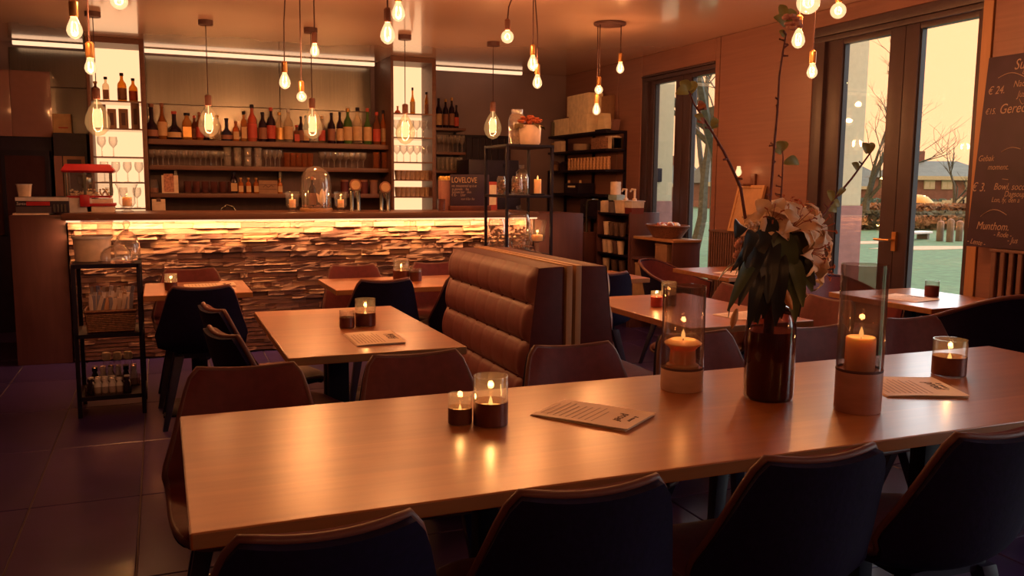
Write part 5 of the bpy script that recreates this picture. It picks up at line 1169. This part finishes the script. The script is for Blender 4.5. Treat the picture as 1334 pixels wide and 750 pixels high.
t = thing('stem_glass', 'clear dark glass on the counter before the pinkish box', 'glass', (cx_(575,7.50),7.50,ZT)); L([(0,0),(.03,0),(.032,.004),(.036,.11),(.034,.11),(.03,.01),(0,.01)],16).build('glass', M['smoke'], t)
t = thing('flyer', 'pinkish flyer standing behind the rack post on the bar', 'card', (P(640,268,1,7.75)[0],7.75,ZT)); B(-.03,.06,0,.006,0,.27).build('card', M['labelr'], t); B(-.02,.05,-.003,-.0005,.05,.24).build('print', M['creamd'], t)
# slicer like machine at the counter end
xa = P(22,270,1,7.50)[0]; xb = P(91,270,1,7.50)[0]
t = thing('bar_machine', 'low black machine with white stripe and red band at the counter end', 'machine', (xa,7.50,1.1385)); w = xb-xa
B(-.02,w*.62,-.08,.30,.0,.012).build('foot', M['cream'], t); B(0,w,-.06,.30,.012,.135).build('body', M['appliance'], t, bevel=.006); B(.0,w,-.064,-.058,.105,.133).build('white_stripe', M['white'], t); B(w*.20,w*.64,-.064,-.058,.070,.100).build('red_band', M['red'], t)
B(0,w*.66,-.063,-.058,.012,.062).build('grey_front', M['grey_dark'], t); text('Santos', .034, M['white'], t, (w*.015,-.0605,.074), (PI/2,0,0), .15, 'lettering', .0004, sx=.8)
for k in range(4): B(w*(.70+.07*k),w*(.74+.07*k),-.064,-.058,.02,.08).build('button', M['steel'], t)
t = thing('white_bin', 'small white translucent bin on top of the striped machine', 'bin', (P(31,250,1,7.55)[0],7.58,1.1385+.1355)); L([(0,0),(.05,0),(.062,.09),(.064,.093),(.058,.093),(.046,.005),(0,.005)],16,sq=.75).build('bin', M['cream'], t); L([(.066,.088),(.066,.096),(.06,.096)],16,close=False,sq=.75).build('rim', M['white'], t)
# dark worktop and machines on the far side aisle
t = thing('side_cabinet', 'dark cabinet with machines at the dark end of the bar', 'cabinet', (-1.95,7.80,0)); B(-.6,.62,0,.6,0,.98).build('body', M['appliance'], t); B(-.62,.64,-.02,.6,.98,1.02).build('worktop', M['counter'], t, bevel=.004); B(-.3,.6,-.012,0,.62,.90).build('drawer', M['walnut'], t, bevel=.003); B(-.1,.35,-.03,-.012,.80,.815).build('handle', M['steel'], t)
t = thing('espresso_machine', 'dark espresso machine with chrome parts cut by the frame edge', 'coffee machine', (-1.75,7.90,1.0205)); B(-.35,.32,0,.45,0,.27).build('body', M['appliance'], t, bevel=.015)
for s in (-.2,.05,.22): MB().tube([(s,-.02,.16),(s,-.09,.10),(s+.02,-.11,.02)], .014, 8).build('pipe', M['steel'], t); L([(0,.10),(.035,.10),(.035,.14),(0,.14)],14,c=(s,-.05,0)).build('group_head', M['black'], t)
q = P(10,282,1,7.8); 
t = thing('steel_bowl', 'pale bowl on the dark side worktop by the counter end', 'bowl', (-1.40,7.88,1.0205)); L([(0,0),(.05,0),(.09,.05),(.10,.06),(.085,.05),(.04,.01),(0,.01)],20).build('bowl', M['white'], t); L([(.10,.058),(.105,.064),(.098,.064)],20,close=False).build('rim', M['steel'], t)
# left wall cupboards
t = thing('glass_fridge', 'dark bottle fridge with reflecting glass door beyond the striped machine', 'fridge', (-1.90,9.0,.0)); q = P(60,196,1,9.0); zt = q[2]; w1 = P(66,240,1,9.0)[0]+1.90
B(-.5,w1,.02,.55,0,zt).build('body', M['appliance'], t); B(-.5,w1,-.0,.02,zt-.05,zt).build('top_frame', M['black'], t); 
for u in (-.5, P(8,240,1,9)[0]+1.90-.03, w1-.035): B(u,u+.03,-.012,.02,.9,zt-.05).build('door_post', M['black'], t)
B(-.47,w1-.035,.0,.008,.9,zt-.05).build('glass_door', pm('dark_glass', (.045,.018,.02), .05, spec=.8), t)
t = thing('wall_cupboard', 'glossy brown wall cupboard reflecting bulbs above the glass fridge', 'cupboard', (-1.95,9.15,0)); z0 = P(40,178,1,9.15)[2]; z1 = P(40,92,1,9.15)[2]; w1 = P(67,140,1,9.15)[0]+1.95
B(-.7,w1,.02,.44,z0,z1).build('body', M['glossred'], t); B(-.7,w1-.33,0,.02,z0,z1-.01).build('door', M['glossred'], t, bevel=.002); B(w1-.326,w1,0,.02,z0,z1-.01).build('door', M['glossred'], t, bevel=.002)
B(-.5,w1-.02,.05,.42,z0-.20,z0-.0).build('lower_box', M['appliance'], t)
t = thing('orange_box', 'orange lit box on the dark sideboard beside the popcorn column', 'box', (P(79,173,1,9.2)[0],9.25,P(79,174,1,9.25)[2])); B(-.08,.09,0,.15,0,.185).build('body', M['label'], t, bevel=.004); B(-.02,.06,-.003,0,.05,.062).build('print', M['labelr'], t)
zz = P(79,174,1,9.25)[2]; zz2 = P(79,203,1,9.0)[2]
t = thing('tall_cupboard', 'tall dark cupboard with framed door behind the popcorn machine', 'cupboard', (P(91,220,1,9.05)[0],9.05,0)); wA = P(71,220,1,9.05)[0]-t.location.x; wB = P(114,220,1,9.05)[0]-t.location.x
B(wA,wB,.02,.5,0,zz-.001).build('body', M['appliance'], t); fa = P(83,220,1,9.05)[0]-t.location.x; fb = P(111,220,1,9.05)[0]-t.location.x
f = MB(); f.box(fa,fa+.03,-.005,.02,.9,zz2).box(fb-.03,fb,-.005,.02,.9,zz2).box(fa+.03,fb-.03,-.005,.02,zz2-.03,zz2); f.build('door_frame', M['kraft'], t); B(fa+.03,fb-.03,.002,.012,.9,zz2-.03).build('door', M['board'], t); B(wA,fa-.01,.0,.02,.9,zz2).build('side_door', M['glossred'], t)
# ================================================================ CANDLES, MENUS ON THE TABLES
def cupcandle(label, x, y, z, r, h, fillh, flame_on=True, fillm='copper', group=None, wat=CANDLE_W, glassm='clear'):
    t = thing('candle_glass', label, 'candle glass', (x,y,z), 0, group)
    L([(0,0),(r*.96,0),(r,.004),(r,h),(r*.955,h),(r*.955,.008),(0,.008)], 28).build('glass_cup', M[glassm], t)
    rr = r*1.004
    L([(rr,.003),(rr,fillh)], 28, close=False).build('copper_band', M[fillm], t)
    L([(0,.009),(r*.93,.009),(r*.93,fillh*.72),(r*.5,fillh*.70),(0,fillh*.70)], 22).build('wax', M['wax'], t)
    if flame_on: flame(t, fillh*.70+.004, r*.13, max(.018,h*.22), wat)
    return t
ZB = .7503
cupcandle('tall candle glass on the long table, beside its small companion', .812, 2.135, ZB, .0475, .135, .066)
cupcandle('small dark candle glass on the long table, beside the taller one', .737, 2.172, ZB, .033, .082, .046, True, 'socket', wat=.15)
cupcandle('wide candle glass on the long table near the window end', 2.545, 2.165, ZB, .056, .125, .066, glassm='clear')
cupcandle('tall candle glass on the square table', .852, 3.862, ZB, .047, .125, .062)
cupcandle('small candle glass on the square table, beside the taller one', .762, 3.835, ZB, .034, .078, .048, False)
cupcandle('candle glass on the small table behind the trolley', .042, 5.53, ZB, .037, .098, .05)
cupcandle('tall candle glass on the longer back table', 1.482, 5.60, ZB, .055, .145, .07)
cupcandle('small dark red candle glass on the longer back table', 1.572, 5.56, ZB, .040, .085, .06, False)
cupcandle('tall candle glass on the brown table, beside its small companion', 2.555, 3.99, ZB, .042, .13, .06)
cupcandle('small candle glass with red base on the brown table', 2.46, 3.96, ZB, .032, .085, .055, True, 'labelr')
cupcandle('candle glass with dark red base on the door table', 4.27, 3.79, ZB, .040, .098, .065, False, 'sofaside')
cupcandle('candle glass on the far window table', 4.25, 5.45, ZB, .036, .09, .05, False)
# two tall lanterns
def lantern(label, cl_label, x, y, r, hb, h, ch, cr, basem):
    t = thing('cylinder_lantern', label, 'lantern', (x,y,ZB)); 
    L([(0,0),(r*.97,0),(r,.004),(r,hb-.003),(r*.98,hb),(0,hb)], 32).build('base', M[basem], t)
    L([(r*.985,hb),(r*1.0,hb+.01),(r*1.0,h),(r*.975,h),(r*.965,hb+.006)], 36, close=False).build('glass_cylinder', M['lantern'], t)
    L([(r*.99,hb-.001),(r*1.008,hb),(r*1.008,hb+.006),(r*.99,hb+.007)], 32, close=False).build('ring', M['ink'], t)
    candle(cl_label, (x,y,ZB+hb+.0005), cr, ch, .032, None, CANDLE_W, 'drooping' in cl_label)
lantern('shorter glass cylinder lantern on a pale base before the flower vase', 'wide drooping candle burning in the shorter lantern', 1.535, 2.305, .068, .070, .335, .095, .050, 'stonebase')
lantern('taller glass cylinder lantern on a rosy base near the window end', 'candle burning in the taller lantern', 1.875, 1.900, .0655, .120, .43, .098, .042, 'stonebase2')
# menus
def menu(label, pts, title, flip=0, sheets=3, seed=0):
    c = Vector((sum(p[0] for p in pts)/4, sum(p[1] for p in pts)/4, 0)); ex = ((Vector(pts[1][:2]+(0,))-Vector(pts[0][:2]+(0,)))+(Vector(pts[2][:2]+(0,))-Vector(pts[3][:2]+(0,))))/2
    ey = ((Vector(pts[3][:2]+(0,))-Vector(pts[0][:2]+(0,)))+(Vector(pts[2][:2]+(0,))-Vector(pts[1][:2]+(0,))))/2
    w, h = ex.length, ey.length; ang = math.atan2(ex.y, ex.x)
    t = thing('menu', label, 'menu', (c.x, c.y, ZB), ang)
    for k in range(sheets):
        s_ = k*.0015
        MB().sheet(lambda u,v: (-w/2+w*u+s_*2, -h/2+h*v-s_, .0006+.0022*k+.0014*math.sin(u*PI)*k+(.004*(u**6) if k==sheets-1 else 0)), 10, 4, .0006).build('sheet', M['paper'], t)
    zt = .0006+.0022*(sheets-1)+.0034
    mb = MB(); rg = random.Random(seed)
    sg = -1 if flip else 1
    for k in range(11):
        x = -w*.42+.026*k*w/.33*.85
        if x > w*.12: break
        mb.box(x, x+.0035, -h*.40, h*(.15+.22*rg.random()), zt-.0003, zt)
    mb.build('printed_text', M['inkgrey'], t)
    o = text(title, h*.20, M['ink'], t, (w*.27, 0, zt), (0,0,-PI/2 if not flip else PI/2), .1, 'lettering', .0002, 'CENTER', sx=.9)
    text('& meer', h*.10, M['ink'], t, (w*.40 if not flip else w*.38, 0, zt), (0,0,-PI/2 if not flip else PI/2), .1, 'lettering', .0002, 'CENTER')
    return t
menu('folded menu lying askew on the long table between candle glasses and lantern', [P(692,542,2,.75),P(818,562,2,.75),P(850,541,2,.75),P(732,521,2,.75)], 'proef', 0, 3, 1)
menu('menu on the long table behind the taller lantern', [(2.03,2.02),(2.262,1.925),(2.46,2.09),(2.23,2.20)], 'proef', 0, 3, 2)
t_ = menu('menu on the square table in front of its candle glasses', [(.705,3.36),(.902,3.37),(.912,3.655),(.712,3.672)], 'Proef', 0, 3, 3)
menu('menu on the small table behind the trolley', [(.12,5.60),(.42,5.62),(.42,5.80),(.12,5.80)], 'proef', 0, 2, 4)
menu('menu on the brown table at its near right corner', [(2.60,3.42),(2.90,3.45),(2.87,3.66),(2.58,3.62)], 'proef', 0, 2, 5)
menu('menu at the far edge of the small table behind the bench', [(2.62,5.30),(2.92,5.36),(2.88,5.55),(2.58,5.50)], 'proef', 0, 2, 6)
menu('menu lying on the far window table', [(3.88,5.2),(4.18,5.25),(4.14,5.46),(3.84,5.40)], 'proef', 0, 2, 7)
menu('menu lying beside the candle glass on the door table', [(3.95,3.62),(4.18,3.66),(4.16,3.95),(3.93,3.92)], 'proef', 0, 2, 8)
# ================================================================ FLOWERS
VX, VY = 1.722, 2.112
t = thing('flower_vase', 'dark brown glass bottle vase of flowers on the long table', 'vase', (VX,VY,ZB)); r = .0755
vprof = [(0,0),(r*.93,0),(r,.012),(r,.225),(r*.93,.262),(r*.72,.283),(r*.56,.290),(r*.54,.305),(r*.60,.310)]
L(vprof, 36, close=False).build('glass_body', glass('brown_vase_glass', (.62,.38,.36), body=.12, bodyc=(.10,.035,.035), ior=1.5), t)
L([(0,.006),(r*.90,.006),(r*.965,.014),(r*.965,.212),(0,.213)], 30).build('dark_water', pm('vase_water', (.10,.028,.042), .15, var=.1, scale=4), t)
bq = thing('lily_bouquet', 'bouquet of cream lilies with drooping dark leaves in the brown vase', 'flowers', (VX,VY,ZB+.28))
def rel(px, py, dy=0):
    q = P(px, py, 1, VY+dy); return Vector((q[0]-VX, q[1]-VY, q[2]-ZB-.28))
leafm = [pm('lily_leaf_dark', (.020,.026,.03), .32, var=.3, scale=12, spec=.4), pm('lily_leaf_green', (.07,.10,.05), .38, var=.3, scale=12, spec=.4)]
petal = pm('lily_petal', (.92,.66,.46), .5, var=.12, scale=20); budm = pm('lily_bud', (.58,.32,.15), .5, var=.15); pinkm = pm('pink_blossom', (.80,.42,.36), .6, var=.2, scale=30)
stemm = pm('green_stem', (.05,.06,.02), .5); barkm = pm('twig_bark', (.16,.055,.06), .6, var=.3, scale=40)
def leaf(parent, a, b, w, mat, sag=.25, face=Vector((-.38,-.92,.1)), name='leaf', fold=.25):
    a, b = Vector(a), Vector(b); ax = b-a; ln = ax.length; d = ax.normalized()
    side = d.cross(face).normalized(); nn = side.cross(d).normalized()
    def fn(u, v):
        s = 2*u-1; ww = w*(math.sin(PI*min(1,v*.96+.03))**.62)*(1.1-.25*v)
        drop_ = Vector((0,0,1))*(sag*ln*math.sin(PI*v)*.55)
        return a+d*(ln*v)+side*(s*ww)+drop_+nn*(sag*ln*math.sin(PI*v)*.30+fold*ww*abs(s))
    return MB().sheet(fn, 4, 9, .0012).build(name, mat, parent, smooth=80)
rg = random.Random(21)
fl_ = [((998,310),(962,398),.021),((1008,305),(985,420),.024),((990,330),(948,405),.016),((1012,322),(1010,425),.022),((1020,310),(1040,412),.022),((1022,310),(1058,380),.024),((1005,345),(994,415),.020),((1000,300),(972,360),.022),
       ((1015,330),(1032,410),.018),((1024,330),(1046,400),.018),((990,345),(975,428),.017),((1018,300),(1056,352),.027),((1004,282),(990,345),.024),((1010,300),(1030,375),.028),((996,312),(1000,395),.026),((1030,335),(1062,372),.017),((985,320),(955,352),.012),((976,310),(962,360),.010),((1008,350),(1018,415),.018),((1022,350),(1036,420),.018),((1000,360),(982,420),.018),((965,293),(958,310),.018),((983,302),(968,340),.016)]
for i, (s_, e_, w) in enumerate(fl_):
    leaf(bq, rel(*s_, dy=-.02-.05*rg.random()), rel(*e_, dy=-.05-.07*rg.random()), w*1.28, leafm[1 if i in (5,8,9,11,19,13,20,2) else 0], .3)
for i in range(16):
    a_ = rg.uniform(0, 2*PI); s_ = Vector((.03*math.cos(a_), .03*math.sin(a_)+.03, rg.uniform(.06,.17))); e_ = Vector((rg.uniform(.09,.15)*math.cos(a_), .05+rg.uniform(.09,.15)*math.sin(a_), s_.z-rg.uniform(.02,.13)))
    leaf(bq, s_, e_, .018, leafm[i % 2], .4, Vector((0,0,1)))
mb = MB()
for i in range(9):
    a_ = i*2*PI/9; mb.tube([(.02*math.cos(a_)*-.6,.02*math.sin(a_)*-.6,-.20),(.014*math.cos(a_),.014*math.sin(a_),.0),(.05*math.cos(a_),.05*math.sin(a_)+.02,.17),(.07*math.cos(a_),.07*math.sin(a_)+.02,.24)], .0036, 5)
mb.build('stems', stemm, bq)
def lily(parent, c, d, s=1.0, rot=0):
    d = d.normalized(); u = d.orthogonal().normalized(); v = d.cross(u)
    o = bpy.data.objects.new('lily', MB().tube([c-d*.05*s, c-d*.02*s, c+d*.012*s],[.003,.006*s,.012*s],7).mesh('lily', stemm)); COL.objects.link(o); o.parent = parent
    for k in range(6):
        a_ = rot+k*PI/3; e = u*math.cos(a_)+v*math.sin(a_); w = (.020 if k%2 else .026)*s
        sd = d.cross(e)
        def fn(p, q):
            r = .010+.075*q**1.1; hgt = .055*math.sin(q*PI*.62)-.028*q**3
            ww = w*math.sin(PI*min(1,.12+.88*q*.985))**.8; sc_ = 2*p-1
            return c+e*(r*s)+d*((hgt)*s+.006*abs(sc_)*s)+sd*(sc_*ww)+d*(.003*math.sin(q*14)*abs(sc_))
        MB().sheet(fn, 4, 8, .001).build('petal', petal, o, smooth=80)
    mb = MB()
    for k in range(6):
        a_ = k*PI/3+.5; e = u*math.cos(a_)+v*math.sin(a_); tip = c+d*.075*s+e*.028*s; mb.tube([c, c+d*.05*s+e*.012*s, tip], .0011, 4); mb.tube([tip-e*.006, tip+e*.006], .0022, 5)
    mb.build('stamens', M['terracotta'], o)
for px, py, dy, dv, s_, r_ in [(1004,292,-.02,(-.5,-.8,.5),.95,.2),(1030,300,-.04,(.1,-.75,.7),1.05,.6),(1052,304,-.02,(.55,-.6,.35),1.05,.1),(1018,288,.03,(0,-.3,1),1.0,.9),(1046,326,-.06,(.5,-.9,-.05),.95,.4),(1058,348,-.05,(.8,-.6,-.25),.80,.8),(990,300,.0,(-.7,-.5,.4),.75,.3),(1040,290,.05,(.3,0,1),.9,.0)]:
    lily(bq, rel(px,py,dy), Vector(dv), s_, r_)
def bud(parent, a, b, r, mat, name='bud'):
    a, b = Vector(a), Vector(b); mb = MB(); mb.tube([a, a+(b-a)*.18, a+(b-a)*.45, a+(b-a)*.75, b],[r*.35,r*.72,r,r*.85,r*.12],9); mb.build(name, mat, parent, smooth=70)
bud(bq, rel(984,322,-.05), rel(997,278,-.05), .0155, petal); bud(bq, rel(1016,368,-.09), rel(1032,403,-.10), .0125, budm); bud(bq, rel(960,402,-.09), rel(953,428,-.09), .0105, budm); bud(bq, rel(1000,296,-.03), rel(1003,276,-.03), .012, petal)
for px, py, r_ in [(963,317,.015),(960,331,.0125),(975,293,.016),(984,292,.014),(982,304,.015)]:
    c = rel(px,py,-.05); mb = MB()
    for k in range(7):
        a_ = k*.9; q = c+Vector((math.cos(a_)*r_*.45, math.sin(a_)*r_*.3, math.sin(a_*1.7)*r_*.45)); mb.lathe([(0,-r_*.6),(r_*.55,-r_*.25),(r_*.6,r_*.15),(0,r_*.6)],7,c=q)
    mb.tube([c, c*.5+Vector((0,0,.05))], .002, 4); mb.build('small_blossom', petal if px > 970 else pinkm, bq)
# tall twigs
def twig(label, pts, r0, leaves, blossoms=(), spurs=8, seed=1, dy=.02):
    t = thing('blossom_twig', label, 'branch', (VX,VY+dy,ZB+.05))
    off = Vector((0,-dy,.28-.05)); w = [rel(px,py,dy)+off+Vector((0,0,0)) for px,py in pts]
    base = [Vector((.0,0,.0)), Vector((.005*(seed-2),0,.23))]
    al = base+w; n = len(al); 
    mb = MB(); mb.tube(al, [r0*(1-.6*i/(n-1)) for i in range(n)], 7)
    rg = random.Random(seed)
    for k in range(spurs):
        i = rg.randrange(2, n-1) if n > 3 else 2; q = al[i]+(al[i+1]-al[i])*rg.random(); e = Vector((rg.uniform(-1,1), rg.uniform(-.5,.5), rg.uniform(-.2,.6))).normalized()
        mb.tube([q, q+e*.014],[r0*.6,r0*.35],5); mb.lathe([(0,-.003),(.0035,0),(0,.005)],5,c=q+e*.016)
    mb.build('twig', barkm, t)
    gm = bpy.data.materials.get('spring_leaf') or pm('spring_leaf', (.34,.33,.10), .5, var=.3, scale=15); rm = bpy.data.materials.get('russet_leaf') or pm('russet_leaf', (.45,.15,.07), .5, var=.3)
    for (a, b, wd, c) in leaves: leaf(t, rel(*a,dy)+off, rel(*b,dy)+off, wd, rm if c else gm, .3)
    for px, py, r_ in blossoms:
        c = rel(px,py,dy)+off+Vector((-.012,-.05,0)); mb = MB()
        for k in range(9):
            e = Vector((rg.uniform(-1,1), rg.uniform(-1,1), rg.uniform(-1,1))).normalized()*r_*.6; mb.lathe([(0,-r_*.3),(r_*.4,-r_*.1),(r_*.42,r_*.15),(0,r_*.3)],6,c=c+e)
        mb.build('blossom', pinkm, t)
twig('tall twig with russet leaves leaning towards the bread basket', [(985,330),(972,290),(965,245),(955,222),(942,196),(928,172),(914,150),(904,135),(897,118)], .0062,
     [((897,120),(886,106),.016,0),((897,120),(880,122),.015,0),((899,122),(906,106),.013,0),((896,118),(903,112),.010,0),((910,142),(918,134),.013,1),((908,140),(921,142),.011,1),((916,158),(905,150),.010,0),((918,160),(908,158),.009,1),((926,164),(936,156),.011,0),((927,166),(936,164),.009,0)], (), 9, 1)
twig('tallest twig with a pink blossom near the ceiling', [(1005,300),(1003,262),(1006,225),(1009,185),(1013,140),(1015,100),(1020,66),(1024,44)], .0060,
     [((1023,34),(1008,22),.014,0),((1024,30),(1036,14),.016,0),((1022,28),(1016,6),.015,0),((1022,48),(1015,40),.009,0)], [(1019,30,.026),(1025,38,.024)], 16, 2)
twig('short twig with two green leaves beside the tallest twig', [(1014,300),(1017,260),(1019,232),(1020,205),(1019,195)], .0042, [((1019,198),(1012,184),.014,0),((1019,196),(1024,184),.012,0),((1021,212),(1041,214),.015,0),((1018,200),(1008,196),.010,0)], (), 4, 3)
twig('dark twig with buds reaching towards the lawn door', [(1040,322),(1058,298),(1076,275),(1090,256),(1110,232),(1126,210),(1139,192)], .0062, [((1130,200),(1124,186),.012,0),((1131,200),(1138,186),.012,0),((1118,222),(1110,212),.010,0),((1085,262),(1078,248),.012,0),((1082,266),(1094,268),.013,0),((1078,272),(1090,276),.012,0),((1090,256),(1102,246),.009,0)], (), 8, 4)

# lettering becomes plain mesh
dg = bpy.context.evaluated_depsgraph_get()
for o in [o for o in scene.objects if o.type == 'FONT']:
    me = bpy.data.meshes.new_from_object(o.evaluated_get(dg)); me.name = o.name
    n = bpy.data.objects.new('tmp', me); COL.objects.link(n); n.parent = o.parent
    n.location = o.location; n.rotation_euler = o.rotation_euler; n.scale = o.scale
    nm = o.name; bpy.data.objects.remove(o); n.name = nm
